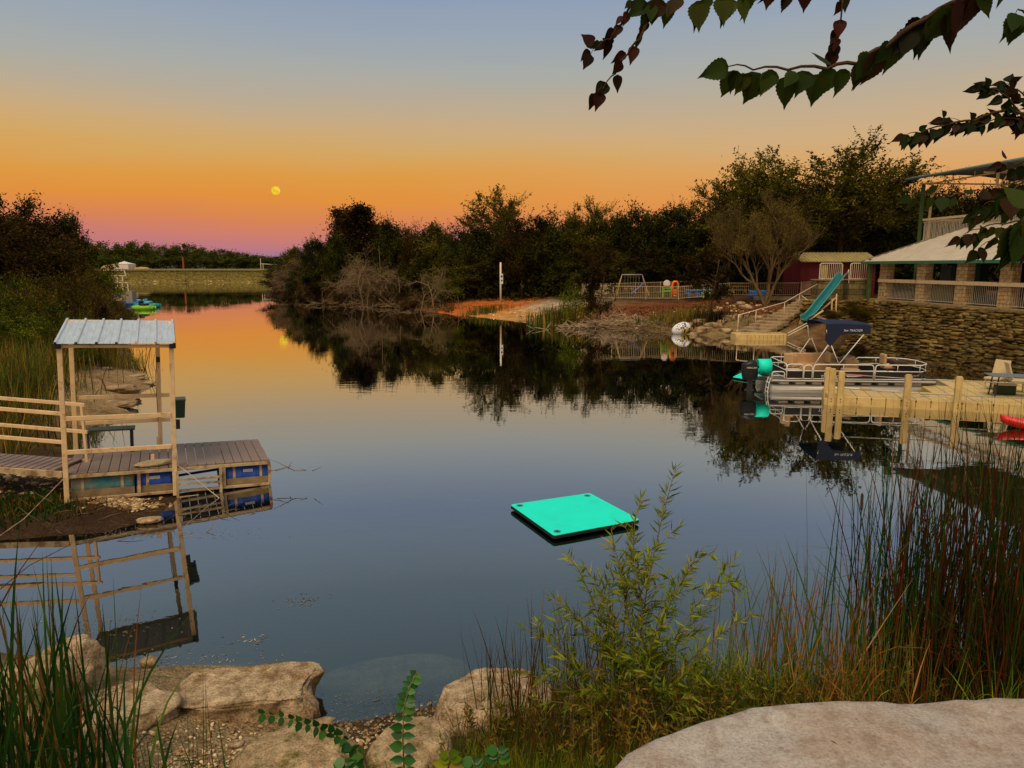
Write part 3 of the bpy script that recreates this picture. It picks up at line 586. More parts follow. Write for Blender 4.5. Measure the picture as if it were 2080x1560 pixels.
def place(proto, px, top_py, Y, width=None, rot=None, label=None, group=None, name=None, base=None, seed=0, bpx=None):
    """stand a tree on the ground so that it rises to the height read off the photograph"""
    top = WY(px, top_py, Y); g = gz(top.x, Y) if base is None else base; Hn = max(.5, top.z-g)
    o = proto if proto.name not in USED else copy_tree(proto)
    USED.add(proto.name)
    s = Hn/proto['H']; wx = s
    if width and proto['rad']:
        wx = (width*Y/FP/2)/(proto['rad']*1.12)
    o.location = (top.x, Y, g); o.scale = (wx, wx, s)
    o.rotation_euler = (0, 0, rot if rot is not None else (px*1.37+Y) % 6.28)
    if name: o.name = name
    if label: o['label'] = label
    if group: o['group'] = group
    elif group == '': del o['group']
    return o
FG = 'dark trees massed in the forest wall'; FL = 'olive tree at the left tip of the forest'
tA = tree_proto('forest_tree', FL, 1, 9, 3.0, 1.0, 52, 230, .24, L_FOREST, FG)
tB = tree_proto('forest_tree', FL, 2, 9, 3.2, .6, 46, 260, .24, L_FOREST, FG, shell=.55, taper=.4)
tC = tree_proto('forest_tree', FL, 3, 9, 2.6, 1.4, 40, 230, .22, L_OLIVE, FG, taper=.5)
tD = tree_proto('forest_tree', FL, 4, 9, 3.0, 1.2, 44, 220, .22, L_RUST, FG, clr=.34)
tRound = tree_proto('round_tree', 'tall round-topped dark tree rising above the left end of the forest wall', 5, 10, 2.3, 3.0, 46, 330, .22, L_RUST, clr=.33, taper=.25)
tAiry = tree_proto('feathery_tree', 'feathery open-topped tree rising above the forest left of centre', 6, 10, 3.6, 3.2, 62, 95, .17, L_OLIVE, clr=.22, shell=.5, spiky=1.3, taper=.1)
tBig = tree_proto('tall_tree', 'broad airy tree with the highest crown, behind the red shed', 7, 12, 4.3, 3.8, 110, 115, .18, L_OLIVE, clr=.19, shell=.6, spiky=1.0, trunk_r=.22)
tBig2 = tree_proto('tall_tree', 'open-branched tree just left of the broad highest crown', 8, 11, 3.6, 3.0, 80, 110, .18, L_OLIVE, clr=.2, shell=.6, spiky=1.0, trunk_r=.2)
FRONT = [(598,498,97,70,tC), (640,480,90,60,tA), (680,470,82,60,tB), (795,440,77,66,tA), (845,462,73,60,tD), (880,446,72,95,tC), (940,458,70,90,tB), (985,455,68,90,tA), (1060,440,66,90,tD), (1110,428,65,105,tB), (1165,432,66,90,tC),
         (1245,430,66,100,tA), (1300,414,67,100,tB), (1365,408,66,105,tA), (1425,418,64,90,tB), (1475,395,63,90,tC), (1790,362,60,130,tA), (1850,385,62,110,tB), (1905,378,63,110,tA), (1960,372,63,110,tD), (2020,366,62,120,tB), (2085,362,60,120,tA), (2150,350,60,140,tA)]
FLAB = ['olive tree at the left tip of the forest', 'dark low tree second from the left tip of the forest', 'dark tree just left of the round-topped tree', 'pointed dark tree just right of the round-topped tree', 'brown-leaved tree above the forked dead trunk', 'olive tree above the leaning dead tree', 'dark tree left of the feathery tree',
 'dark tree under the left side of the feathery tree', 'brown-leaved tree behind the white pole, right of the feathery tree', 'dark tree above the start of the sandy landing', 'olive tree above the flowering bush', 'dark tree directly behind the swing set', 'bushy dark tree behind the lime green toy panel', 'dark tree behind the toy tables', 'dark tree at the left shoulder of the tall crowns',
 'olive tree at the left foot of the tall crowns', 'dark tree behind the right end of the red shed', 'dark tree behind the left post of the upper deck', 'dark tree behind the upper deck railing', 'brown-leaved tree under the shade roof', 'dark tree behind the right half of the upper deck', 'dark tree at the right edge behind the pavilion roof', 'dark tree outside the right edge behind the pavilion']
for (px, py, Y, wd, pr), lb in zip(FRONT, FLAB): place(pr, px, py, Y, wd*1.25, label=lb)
place(tRound, 722, 402, 90, 118); place(tAiry, 1010, 378, 72, 165)
place(tBig, 1722, 286, 55.5, 330); place(tBig2, 1575, 302, 55, 260)
place(tAiry, 1205, 398, 68, 110, label='thin-topped olive tree above the forest just left of the swing set'); place(tBig2, 1490, 335, 60, 190, label='dark open tree at the left shoulder of the tall crowns')
rg = random.Random(5)
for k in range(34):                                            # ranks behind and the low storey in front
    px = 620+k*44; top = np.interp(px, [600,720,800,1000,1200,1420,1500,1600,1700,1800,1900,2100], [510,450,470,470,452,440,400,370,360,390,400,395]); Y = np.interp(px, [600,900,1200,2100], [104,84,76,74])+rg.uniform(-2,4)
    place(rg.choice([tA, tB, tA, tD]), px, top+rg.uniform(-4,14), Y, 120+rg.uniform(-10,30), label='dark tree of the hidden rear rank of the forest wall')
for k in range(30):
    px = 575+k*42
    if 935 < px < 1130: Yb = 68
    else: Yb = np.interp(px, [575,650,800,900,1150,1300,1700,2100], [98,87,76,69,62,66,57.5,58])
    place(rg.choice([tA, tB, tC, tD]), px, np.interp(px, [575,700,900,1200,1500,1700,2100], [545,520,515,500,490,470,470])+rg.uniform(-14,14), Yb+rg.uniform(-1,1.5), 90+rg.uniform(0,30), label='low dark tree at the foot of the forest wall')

# left bank
LG = 'dark trees on the left bank'
tL = tree_proto('bank_tree', 'big dark tree at the left edge, its crown cut by the frame', 11, 9, 4.2, 1.0, 90, 260, .22, L_RUST, clr=.24, shell=.6)
place(tL, 20, 385, 52, 230, base=1.2)
place(tA, 122, 425, 55, 105, label='dark tree with rounded shoulder right of the big left-edge tree', name='bank_tree', base=1.2); place(tB, -60, 400, 50, 200, label='dark tree mostly outside the left edge', name='bank_tree', base=1.2)
place(tD, 70, 470, 47, 180, label='low brown-leaved tree under the big left-edge tree', name='bank_tree', base=1.2)
bush = tree_proto('bush', 'yellow-green bush at the end of the left bank', 12, 3, 1.7, .1, 40, 200, .11, L_GREEN, None, 'bush', .05, clr=.3, taper=.3)
bushR = tree_proto('bush', 'brown-leaved bush hanging over the left bank water', 13, 3, 1.8, .05, 40, 210, .10, L_BRUSTY, None, 'bush', .05, clr=.3, taper=.2)
bushD = tree_proto('bush', 'dry twiggy bush', 14, 3, 1.7, .05, 40, 130, .10, L_DRY, None, 'bush', .05, clr=.26, spiky=1.5)
place(bush, 185, 512, 50, 120)
place(bushR, 178, 553, 44, 90); place(bushR, 150, 560, 40, 150, label='wide brown bush below the dark trees on the left bank')
place(bushR, 240, 607, 38, 75, label='small brown bush at the waterline of the left bank')
place(bush, 20, 560, 36, 140, label='green bush below the big left-edge tree'); place(bush, 62, 606, 24.5, 190, label='bright green bush at the top of the left reeds')
place(bushR, 110, 565, 33, 150, label='brown bush behind the bright green bush'); place(bushD, 190, 605, 30, 100, label='dry brown bush above the covered dock roof')
place(bushR, 5, 600, 29, 150, label='brown bush cut by the left edge above the reeds'); place(bush, -20, 640, 22, 160, label='green bush cut by the left edge beside the reeds')
place(bushR, 225, 618, 33, 90, label='dark brown bush behind the covered dock roof')
place(bush, 135, 640, 24, 100, label='low green bush just left of the covered dock roof')
# far bank trees
tF = tree_proto('far_tree', 'green tree in the row beyond the grassy dam', 15, 8, 4.5, .2, 46, 90, .55, L_FAR, 'trees in the row beyond the dam', clr=.33)
for k, (px, py) in enumerate([(130,490),(165,488),(200,492),(240,497),(268,492),(300,495),(335,500),(370,496),(395,500),(430,510),(455,507),(480,513),(505,516),(530,520),(560,523),(600,525),(640,520),(90,480),(50,480)]):
    place(tF, px, py, 232+(k % 3)*6, 62)
for k in range(9): place(tF, 60+k*62, 517+k*.6, 222+(k % 2)*4, 70)
place(bushR, 1735, 612, 42.6, 70, label='dark bush between the slide and the stone embankment'); place(bushR, 1690, 640, 41.6, 60, label='low dark bush under the slide'); place(bushR, 1765, 625, 42.3, 60, label='dark bush at the left end of the stone embankment'); place(bushR, 1640, 615, 44.2, 40, label='small brown bush beside the middle steps')
# dead and bare trees of the right bank
d1 = bare_tree('dead_tree', 'pale dead tree with drooping branches at the water edge left of centre', 21, 7, .8, DEADW, r0=.10, up=.1, stems=2, droop=1.0, kids=5, levels=4); place(d1, 735, 490, 72)
d2 = bare_tree('dead_tree', 'thin forked dead trunk at the water edge before the sandy landing', 22, 5, .5, DRIFT, r0=.07, levels=3); place(d2, 1080, 0, 63) if False else place(d2, 852, 548, 64)
d3 = bare_tree('dead_tree', 'leaning dead tree with curved twigs beside the forked trunk', 23, 5, .8, DEADW, r0=.07, levels=4, up=.1, droop=.6); place(d3, 880, 535, 64.5)
d4 = bare_tree('dead_tree', 'grey leafless shrub tree at the tip of the right bank', 24, 4, .9, DEADW, r0=.05, levels=4, stems=4); place(d4, 600, 500, 94)
place(d4, 580, 540, 97, label='low grey leafless shrub at the very tip of the right bank'); place(d4, 640, 545, 88, label='grey leafless shrub between the tip and the pale dead tree')
place(bushD, 590, 535, 96, 80, label='dry twiggy bush at the tip of the right bank'); place(bushD, 640, 540, 88, 80, label='dry twiggy bush right of the bank tip'); place(bushD, 690, 560, 80, 80, label='dry bush left of the pale dead tree')
place(bushD, 780, 575, 72, 70, label='dry bush right of the pale dead tree'); place(bush, 905, 545, 67, 80, label='olive bush beside the leaning dead tree'); place(bushD, 830, 590, 68, 60, label='low dry bush before the forked dead trunk')
bt = bare_tree('bare_tree', 'wide bare-branched tree with twin trunks in front of the playground fence', 25, 7.5, .30, mat('grey_olive_bark', (.13,.085,.035), .95, .35, 5, .5, 20), r0=.17, levels=5, kids=4, stems=3, leaves=leafmat('sparse_yellowing_leaves', [(.11,.085,.018), (.07,.065,.012), (.14,.09,.025), (.05,.045,.01)], transl=.2, spec=.03), nl=26000, lsize=.10, up=.55)
place(bt, 1568, 372, 48.5); bt.scale = (bt.scale[2]*.80, bt.scale[2]*.80, bt.scale[2])
sm = tree_proto('small_tree', 'small red-brown tree standing before the fence left of the steps', 26, 4, 1.2, .8, 26, 90, .12, L_RUST, None, 'tree', .07, clr=.28, spiky=1.4)
place(sm, 1445, 500, 43.6, 90); place(sm, 1210, 525, 46.5, 80, label='small dark tree at the left end of the playground fence')
place(sm, 1395, 520, 56, 110, label='red-brown tree behind the playground toys')
fb = tree_proto('flowering_bush', 'bush dotted with pale yellow flowers beside the fence end', 27, 3, 1.1, .2, 26, 110, .10, L_GREEN, None, 'bush', .04, clr=.3); place(fb, 1172, 555, 47.6, 70)
rngf = np.random.default_rng(9); P = rngf.normal(size=(70,3))*np.array([.45,.45,.6])+np.array([0,-.3,1.9]); V_, F_ = leaf_VF(P, rand_rot(rngf, 70), np.full(70, .17)); np_mesh('flowers', V_, F_, leafmat('pale_petals', [(.6,.4,.06), (.62,.52,.3)], transl=.2), fb)

# undergrowth along the banks (one mass nobody could count)
def undergrowth(name, label, poly, n, hmax, size, m, seed, narrow=False):
    rng = np.random.default_rng(seed); poly = np.array(poly); lo, hi = poly.min(0), poly.max(0)
    x = rng.uniform(lo[0], hi[0], n*3); y = rng.uniform(lo[1], hi[1], n*3); ins = np.zeros(len(x), bool)
    for (ax, ay), (bx, by) in zip(poly, np.roll(poly, -1, 0)):
        ins ^= ((ay > y) != (by > y)) & (x < ax+(y-ay)/(by-ay if by != ay else 1e-9)*(bx-ax))
    d = sdist(x, y); ok = ins & (d > .15); x, y, d = x[ok][:n], y[ok][:n], d[ok][:n]
    hm = np.array([.25+.75*abs(mnoise.noise((a*.5, b*.5, seed))) for a, b in zip(x, y)])
    z = height(x, y)+rng.random(len(x))**1.3*hmax*hm*np.minimum(1, .3+d*.4)
    V_, F_ = leaf_VF(np.stack([x, y, z], 1), rand_rot(rng, len(x)), size*(.5+rng.random(len(x))), NARROW4 if narrow else LEAF4)
    tag(np_mesh(name, V_, F_, m), label, 'undergrowth', kind='stuff')
undergrowth('undergrowth', 'dry brush along the forest bank waterline', [(-36,104),(-36,100),(-23,83),(-9,66),(-5,60),(-5,64),(-9,71),(-22,88),(-30,104)], 26000, 2.2, .20, L_DRY, 31)
undergrowth('undergrowth', 'dark undergrowth at the foot of the forest', [(-33,106),(-20,86),(-6,66),(-2,66),(4,62),(4,70),(-20,96),(-30,112)], 30000, 3.2, .26, L_FOREST, 32)  # this and the next: dark leaf masses added against light leaking through
undergrowth('undergrowth', 'dark undergrowth behind the playground', [(4,66),(8,64),(22,63),(34,60),(50,60),(50,66),(22,70),(4,72)], 30000, 3.4, .26, L_FOREST, 33)
undergrowth('undergrowth', 'brown and green scrub covering the left bank', [(-60,75),(-37,62),(-22,38),(-15.5,28),(-16,19),(-24,19),(-34,30),(-60,60)], 60000, 1.3, .12, L_BRUSTY, 34)
undergrowth('undergrowth', 'fallen leaves and twigs on the playground slope', [(4,50),(10,43),(16,41),(21,43),(21,50),(10,52),(4,52)], 9000, .12, .09, L_RUST, 35)
undergrowth('grass', 'low grass on the grassy dam', [(-140,181),(-60,181),(-50,190),(-140,190)], 24000, .4, .35, L_BRUSTY, 36, True)

undergrowth('weeds', 'dark weeds growing between the stones of the embankment', [(19.5,41),(22.4,44.5),(22.9,37),(23.6,29),(24.5,18),(23,20),(21.4,31),(20.4,37)], 5000, .35, .10, L_BRUSTY, 37)
undergrowth('undergrowth', 'bright green scrub along the front of the left bank', [(-34,48),(-22,38),(-16,28.5),(-14.5,22),(-19,18),(-26,26),(-36,42)], 26000, 1.1, .11, L_GREEN, 38)
# ------------------------------------------------------------------ reeds and grasses
def blades(px, py, pz, L, az, lean, bend, wd, rng, seg=5):
    n = len(px); t = np.linspace(0, 1, seg+1)[None, :]
    ux, uy = np.cos(az)[:, None], np.sin(az)[:, None]
    a = lean[:, None]+bend[:, None]*t**1.6                     # angle from vertical grows along the blade
    ds = (L/seg)[:, None]; hx = np.cumsum(np.sin(a)*ds, 1)-np.sin(a)[:, :1]*ds; hz = np.cumsum(np.cos(a)*ds, 1)-np.cos(a)[:, :1]*ds
    X = px[:, None]+ux*hx; Y = py[:, None]+uy*hx; Z = pz[:, None]+hz
    tw = rng.uniform(0, 3.14, n)[:, None]; wx, wy = np.cos(tw), np.sin(tw); wv = wd[:, None]*(1-t**3*.95)*.5
    A = np.stack([X-wx*wv, Y-wy*wv, Z], 2); B = np.stack([X+wx*wv, Y+wy*wv, Z], 2)
    V_ = np.stack([A, B], 2).reshape(n, -1, 3); k = (seg+1)*2
    f = np.array([(2*i, 2*i+1, 2*i+3, 2*i+2) for i in range(seg)]); F_ = (np.arange(n)[:, None, None]*k+f[None]).reshape(-1, 4)
    return V_.reshape(-1, 3), F_
def reed_clump(name, label, cx, cy, rx, ry, n, L0, L1, m, seed, wd=.012, lean=.14, bend=.35, group=None, cat='reeds', broken=.12, kind=None, parent=None, zfix=None, dirx=0):
    rng = np.random.default_rng(seed); x = cx+rng.normal(0, rx*.5, n); y = cy+rng.normal(0, ry*.5, n)
    z = (np.maximum(height(x, y), -.25) if zfix is None else np.full(n, zfix))-.03
    L = rng.uniform(L0, L1, n); az = rng.uniform(0, 6.28, n); ln = np.abs(rng.normal(0, lean, n)); bd = rng.normal(.3, .5, n)*bend
    br = rng.random(n) < broken; bd[br] += rng.uniform(1.2, 2.6, br.sum()); L[br] *= .75
    V_, F_ = blades(x, y, z, L, az, ln, bd, wd*(.6+.8*rng.random(n)), rng, 6)
    o = np_mesh(name, V_, F_, m, parent)
    if parent is None: tag(o, label, cat, group, kind)
    return o
def Rq(px, py, Y0): p = WY(px, py, Y0); return p.x, p.y
# right foreground cattails: one clump after another behind the pale ledge
RG = 'cattail clumps behind the pale ledge'
RL = [(1535,6.3,34,.8,1.55,REED_M,'rust-tipped cattails at the left end of the stand above the pale ledge'), (1560,5.9,40,.7,1.25,REED_M,'short rust cattails at the left end of the stand'), (1630,6.1,60,.9,1.6,REED_M,'rust and green cattails with curled tips, second group from the left'),
 (1690,5.6,55,.6,1.1,REED_G,'short bright green blades between the rust cattails and the tall stand'), (1740,6.4,46,1.4,2.4,REED_G,'tall sparse green cattails at the left of the tall stand'), (1790,6.7,60,1.9,2.9,REED_G,'tallest green cattails crossing the tan dock reflection'), (1850,6.5,70,1.9,2.9,REED_D,'tall dark cattails below the second tan dock post from the right'),
 (1905,6.9,70,2.0,3.0,REED_D,'tall dark cattails reaching up to the tan dock edge'), (1950,6.3,80,1.8,2.8,REED_D,'tall dark cattails below the rightmost tan dock post'), (1990,6.8,80,1.9,2.9,REED_G,'tall green and rust cattails left of the red kayak'), (2030,6.2,90,1.6,2.7,REED_D,'tall dark cattails in front of the red kayak'),
 (2070,6.6,90,1.7,2.8,REED_D,'tall rust-streaked cattails at the right edge'), (2100,5.9,90,1.5,2.5,REED_D,'dense rust cattails cut by the right edge'), (1880,5.8,120,.9,1.7,REED_D,'short dark blades in the middle of the tall stand'), (1980,5.6,130,.8,1.6,REED_D,'short tangled rust blades behind the right half of the ledge'),
 (2060,5.3,120,.7,1.4,REED_D,'short dark blades at the lower right above the ledge'), (1780,5.6,90,.6,1.2,REED_M,'arching dry blades above the middle of the ledge'), (2150,6.4,90,1.7,2.8,REED_D,'tall cattails mostly outside the right edge')]
for k, (px, Y, n, L0, L1, m, lab) in enumerate(RL):
    x = (px-1040)/FP*Y*1.1
    reed_clump('cattail_clump', lab, x, Y, .55, .5, int(n*1.25), L0, L1, m, 100+k, .014 if L1 > 1.8 else .010, .12, .34, RG, 'cattails', .20 if L1 > 1.8 else .25)
# cattail heads
hd = MB(); rg = random.Random(3)
for k in range(4):
    px = (1722,1935,1905,2040)[k]; Y = rg.uniform(6, 6.8); x = (px-1040)/FP*Y*1.1; g = gz(x, Y); h = rg.uniform(1.6,2.0)
    th = thing('cattail_stalk', ['brown cattail head at the left side of the tall stand','brown cattail head right of the middle of the tall stand','brown cattail head in the middle of the tall stand','brown cattail head near the right edge'][k], 'cattail', (x, Y, g-.05), group='cattail heads in the right stand')
    dx = rg.uniform(-.15,.15); MB().tube([(0,0,0),(dx*.5,0,h*.5),(dx,0,h)], .004, 5).build('stalk', REED_D, th)
    MB().tube([(dx,0,h-.02),(dx*1.02,0,h),(dx*1.1,0,h+.13),(dx*1.12,0,h+.15)], [.004,.013,.013,.003], 8).build('head', mat('cattail_head', (.06,.028,.012), .95, .3, 40), th)
# low plants at the ledge foot
for k, (px, py, Y, n) in enumerate([(1500,1380,5.9,90), (1450,1410,5.6,90), (1400,1430,5.4,80), (1700,1400,5.2,90), (2020,1400,4.8,60)]):
    x = (px-1040)/FP*Y*1.12; reed_clump('grass_tuft', ['green grass tuft in the gap between willow and cattails','low grass tuft right of the willow','yellowish grass tuft at the willow foot','arching grass tuft above the middle of the pale ledge','bright grass tuft above the right of the pale ledge'][k], x, Y, .45, .4, n*2, .3, .75, GRASS_M if k != 3 else REED_M, 140+k, .008, .35, .9, None, 'grass', .2)
# left foreground cattails
for k, (x, y, n, L0, L1, lab) in enumerate([(-3.25,3.9,70,1.2,1.95,'tall green cattails cut by the left edge of the near bank'), (-2.95,3.5,60,.9,1.6,'dense green cattails in the lower left corner'), (-2.75,4.1,40,.9,1.6,'green cattails right of the lower left corner'),
        (-2.45,3.7,30,.7,1.2,'shorter green cattails beside the pale low boulder'), (-3.5,4.5,40,1.2,1.9,'green cattails behind the lower left stand'), (-2.55,3.35,60,.5,1.0,'low cattails and dry blades along the bottom left edge'), (-3.3,4.6,36,.9,1.5,'thin cattails leaning over the water at the left edge')]):
    reed_clump('cattail_clump', lab, x, y, .42, .4, n, L0, L1, REED_G, 160+k, .020, .16, .35, None, 'cattails', .15)
reed_clump('cattail_clump', 'isolated slender cattail blades standing in the gravel', -1.93, 3.95, .10, .15, 16, .6, 1.15, REED_G, 170, .010, .14, .15, None, 'cattails', 0)
reed_clump('cattail_clump', 'few slender cattail blades left of the isolated ones', -2.25, 3.9, .16, .2, 12, .5, .95, REED_G, 171, .010, .2, .2, None, 'cattails', 0)
# reeds of the left bank beyond the dock
for k, (px, py, Y, n, L0, L1, m, lab) in enumerate([(-30,860,15,420,.9,1.7,REED_B,'brown reeds at the left edge beyond the gangway'), (10,840,16.5,420,1.0,1.8,REED_B,'brown and green reeds beyond the gangway rails'), (40,810,17,300,1.0,1.7,REED_G,'green reeds seen through the covered dock frame'),
        (20,760,18.5,500,1.0,1.7,REED_B,'tall brown reeds at the left edge'), (90,740,20,500,1.0,1.7,REED_B,'tall brown reeds behind the dock post'), (30,720,21.5,500,1.0,1.6,REED_G,'tall green reeds below the bright bush'), (110,700,23,400,1.0,1.7,REED_B,'olive reeds left of the dock roof'),
        (70,790,19,260,1.1,1.8,REED_G,'dark green reeds under the left of the dock roof'), (215,735,26,260,1.1,1.9,REED_B,'rust-brown reeds under the dock roof'), (262,735,27.5,110,.9,1.7,REED_B,'thin straw reeds at the water edge under the dock roof'), (10,880,13.6,200,.5,.95,REED_B,'short reeds below the gangway'), (190,700,30,200,1.2,2,REED_B,'brown reeds behind the dock roof')]):
    x = (px-1040)/FP*Y*1.02
    if Y < 25: x -= .6
    while sdist(np.array([x]), np.array([Y]))[0] < .3: x -= .2
    reed_clump('reed_clump', lab, x, Y, 1.6 if n > 300 else 1.0, 1.6, n, L0, L1, m, 180+k, .022, .16, .5, None, 'reeds', .25)
# reeds of the far right bank
for k, (px, Y, n, L, m, lab) in enumerate([(1120,50.6,160,1.5,REED_G,'green reeds at the right end of the sandy landing'), (1150,49.8,160,1.6,REED_B,'straw-footed reeds under the flowering bush'), (975,58.6,110,.8,REED_G,'short green reeds on the sandy landing below the white pole'), (1000,60,60,.7,REED_B,'brown tuft beside the white pole'), (1340,46,90,1.0,REED_B,'brown reeds on the bank above the capsized float'), (1390,45.2,110,1.1,REED_B,'dry reeds on the bank right of the capsized float'), (1445,43.5,120,.9,REED_D,'dark reeds at the foot of the small red-brown tree')]):
    x = (px-1040)/FP*Y*1.0; reed_clump('reed_clump', lab, x, Y, 1.6, .8, n*2, L*.6, L, m, 200+k, .04, .14, .4, None, 'reeds', .2)
reed_clump('grass_tuft', 'dark green grass patch on the mud at the left edge', *Rq(25,1010,11.0), 1.0, .6, 2200, .08, .2, REED_G, 210, .018, .5, .8, None, 'grass', .1)
# stuff: short grass on the near bank
def grass_stuff(name, label, cx, cy, rx, ry, n, L0, L1, m, seed, wd=.006):
    reed_clump(name, label, cx, cy, rx, ry, n, L0, L1, m, seed, wd, .35, .8, None, 'grass', .1, 'stuff')
grass_stuff('grass', 'short bright grass at the bottom centre', .0, 4.15, .9, .8, 9000, .08, .26, GRASS_M, 220)
grass_stuff('grass', 'bright grass in front of the willow foot', .55, 4.35, 1.0, .6, 6000, .08, .30, GRASS_M, 224)
grass_stuff('grass', 'mixed weeds around the willow foot', .7, 4.9, 1.2, .9, 3600, .12, .42, leafmat('weeds', [(.06,.05,.015), (.11,.06,.02), (.05,.07,.015), (.16,.11,.03), (.08,.09,.02)], transl=.3), 221)
grass_stuff('grass', 'sparse dry grass in the lower left corner', -2.6, 3.6, 1.2, .9, 1600, .06, .25, REED_G, 222)
grass_stuff('grass', 'weeds under the right cattails', 3.0, 5.2, 2.4, 1.2, 4200, .1, .4, REED_D, 223)

# ------------------------------------------------------------------ young willow and red stems (centre foreground)
def willow():
    rng = random.Random(12); g = np.random.default_rng(12); base = Vector((.95, 5.0, gz(.95, 5.0)))
    root = thing('young_willow', 'young willow with narrow yellow-green leaves in front of the floating mat', 'shrub', base)
    P, D, S = [], [], []
    tgt = [(1372,945,5.1), (1300,1010,5.0), (1150,1120,4.9), (1240,1075,5.1), (1190,1150,5.2), (1500,1130,5.0), (1430,1110,5.1), (1535,1245,4.8), (1440,1340,4.7), (1340,1180,5.0), (1110,1210,4.9), (1060,1270,4.8), (1380,1180,5.2), (1290,1130,4.9), (1340,1260,4.8), (1040,1360,4.6), (1230,1220,4.8), (1480,1190,5.1),
           (1130,1330,4.6), (1330,1360,4.6), (1260,1320,4.6), (1180,1400,4.4), (1080,1420,4.4), (1410,1410,4.6)]
    for i, (px, py, Y) in enumerate(tgt):
        tip = WY(px, py, Y)-base; st_ = Vector((rng.uniform(-.22,.18), rng.uniform(-.15,.15), -.05))
        side = Vector((tip.x, tip.y, 0)); ctrl = st_.lerp(tip, .5)+Vector((-side.x*.25, -side.y*.2, abs(tip.z)*.16))
        pts = []
        for k in range(9):
            f = k/8; pts.append(st_*(1-f)**2+ctrl*2*f*(1-f)+tip*f*f+Vector((rng.gauss(0,.006), rng.gauss(0,.006), 0)))
        s = MB(); s.tube(pts, [.007*(1-.8*k/8)+.0012 for k in range(9)], 5)
        paths = [(pts, .25)]
        for q in range(7 if i < 18 else 4):
            f = .3+.62*rng.random(); j = int(f*8); b = pts[j]; d = (pts[min(8, j+1)]-pts[j]).normalized()
            sd = Vector((rng.gauss(0,1), rng.gauss(0,.6), rng.gauss(0,.3))).normalized(); d = (d+sd*.75).normalized(); L = rng.uniform(.12,.34)
            tw = [b, b+d*L*.5+Vector((0,0,.01)), b+d*L+Vector((0,0,-.03))]; s.tube(tw, [.003,.002,.001], 4); paths.append((tw, 0))
        for path, f0 in paths:
            m_ = len(path)-1; n = int(sum((path[a+1]-path[a]).length for a in range(m_))*(46 if f0 else 66))
            for q in range(n):
                f = f0+(1-f0)*rng.random(); a = min(m_-1, int(f*m_)); p = path[a].lerp(path[a+1], f*m_-a); d = (path[a+1]-path[a]).normalized()
                sd = d.orthogonal(); sd.rotate(Matrix.Rotation(rng.uniform(0,6.28), 3, d)); e = (d*.75+sd*.65+Vector((0,0,-.1))).normalized()
                P.append(p); D.append(e); S.append(rng.uniform(.06,.13))
        s.build('stem', mat('willow_stem', (.17,.12,.045), .7, .25, 10), root, smooth=True)
    P = np.array([tuple(p) for p in P]); D = np.array([tuple(d) for d in D]); b = g.normal(size=D.shape); b -= (b*D).sum(1, keepdims=True)*D; b /= np.linalg.norm(b, axis=1, keepdims=True)
    V_, F_ = leaf_VF(P, np.stack([D, b, np.cross(D, b)], 2), S, NARROW4*np.array([1,1.0,1])); np_mesh('foliage', V_, F_, L_WILLOW, root)
willow()
for k, (px, py, Y, n, L0, L1, m, lab) in enumerate([(1010,1380,5.3,26,.7,1.15,REED_M,'thin rush stalks left of the willow'), (1060,1400,5.0,50,.6,1.15,REED_M,'rust-coloured rush blades at the left of the willow'), (1140,1420,5.1,60,.8,1.35,REED_M,'rust and green blades behind the willow leaves'), (1210,1430,5.2,60,.8,1.4,REED_M,'tall rust blades in the heart of the willow'),
        (1290,1420,5.2,50,.7,1.25,REED_G,'green blades at the right of the willow'), (1340,1430,5.1,36,.5,1.0,REED_M,'arching dry blades right of the willow'), (1100,1480,4.6,90,.3,.7,REED_M,'low tangled dry blades below the willow'), (1230,1500,4.5,90,.3,.7,REED_M,'low dry blades just left of the pale ledge')]):
    x = (px-1040)/FP*Y*1.12; reed_clump('rush_clump', lab, x, Y, .24, .3, n, L0, L1, m, 240+k, .009, .12, .3, None, 'rushes', .22)
def low_shrub(name, label, cx, cy, rx, ry, hh, n, seed, m=L_WILLB):
    rng = random.Random(seed); g = np.random.default_rng(seed); z0 = gz(cx, cy); root = thing(name, label, 'shrub', (cx, cy, z0)); s = MB(); P, D, S = [], [], []
    for i in range(n):
        b = Vector((rng.gauss(0, rx*.5), rng.gauss(0, ry*.5), 0)); b.z = gz(cx+b.x, cy+b.y)-z0-.03; h = hh*rng.uniform(.5,1.1); l = Vector((rng.gauss(0,.25), rng.gauss(0,.25), 0))*h
        pts = [b, b+l*.3+Vector((0,0,h*.5)), b+l+Vector((0,0,h))]; s.tube(pts, [.004,.003,.001], 4)
        for q in range(int(h*70)):
            f = .15+.85*rng.random(); a = 0 if f < .5 else 1; p = pts[a].lerp(pts[a+1], f*2-a); D.append(tuple(Vector((rng.gauss(0,.7), rng.gauss(0,.7), rng.uniform(0,1))).normalized())); P.append(tuple(p)); S.append(rng.uniform(.03,.075))
    P, D = np.array(P), np.array(D); b = g.normal(size=D.shape); b -= (b*D).sum(1, keepdims=True)*D; b /= np.linalg.norm(b, axis=1, keepdims=True)
    V_, F_ = leaf_VF(P, np.stack([D, b, np.cross(D, b)], 2), S, NARROW4*np.array([1,1.4,1])); np_mesh('foliage', V_, F_, m, root); s.build('stem', MATS['willow_stem'], root)
low_shrub('weed_thicket', 'tangle of narrow-leaved weeds in front of the tan boulder', .05, 4.8, .45, .35, .5, 46, 41); low_shrub('weed_thicket', 'dense narrow-leaved weeds under the willow', .65, 4.7, .6, .45, .65, 80, 42)
low_shrub('weed_thicket', 'narrow-leaved weeds between willow and pale ledge', 1.25, 4.9, .55, .4, .6, 70, 43); low_shrub('weed_thicket', 'green weeds at the water edge left of the right cattails', 1.75, 5.4, .4, .35, .5, 60, 44, GRASS_M)
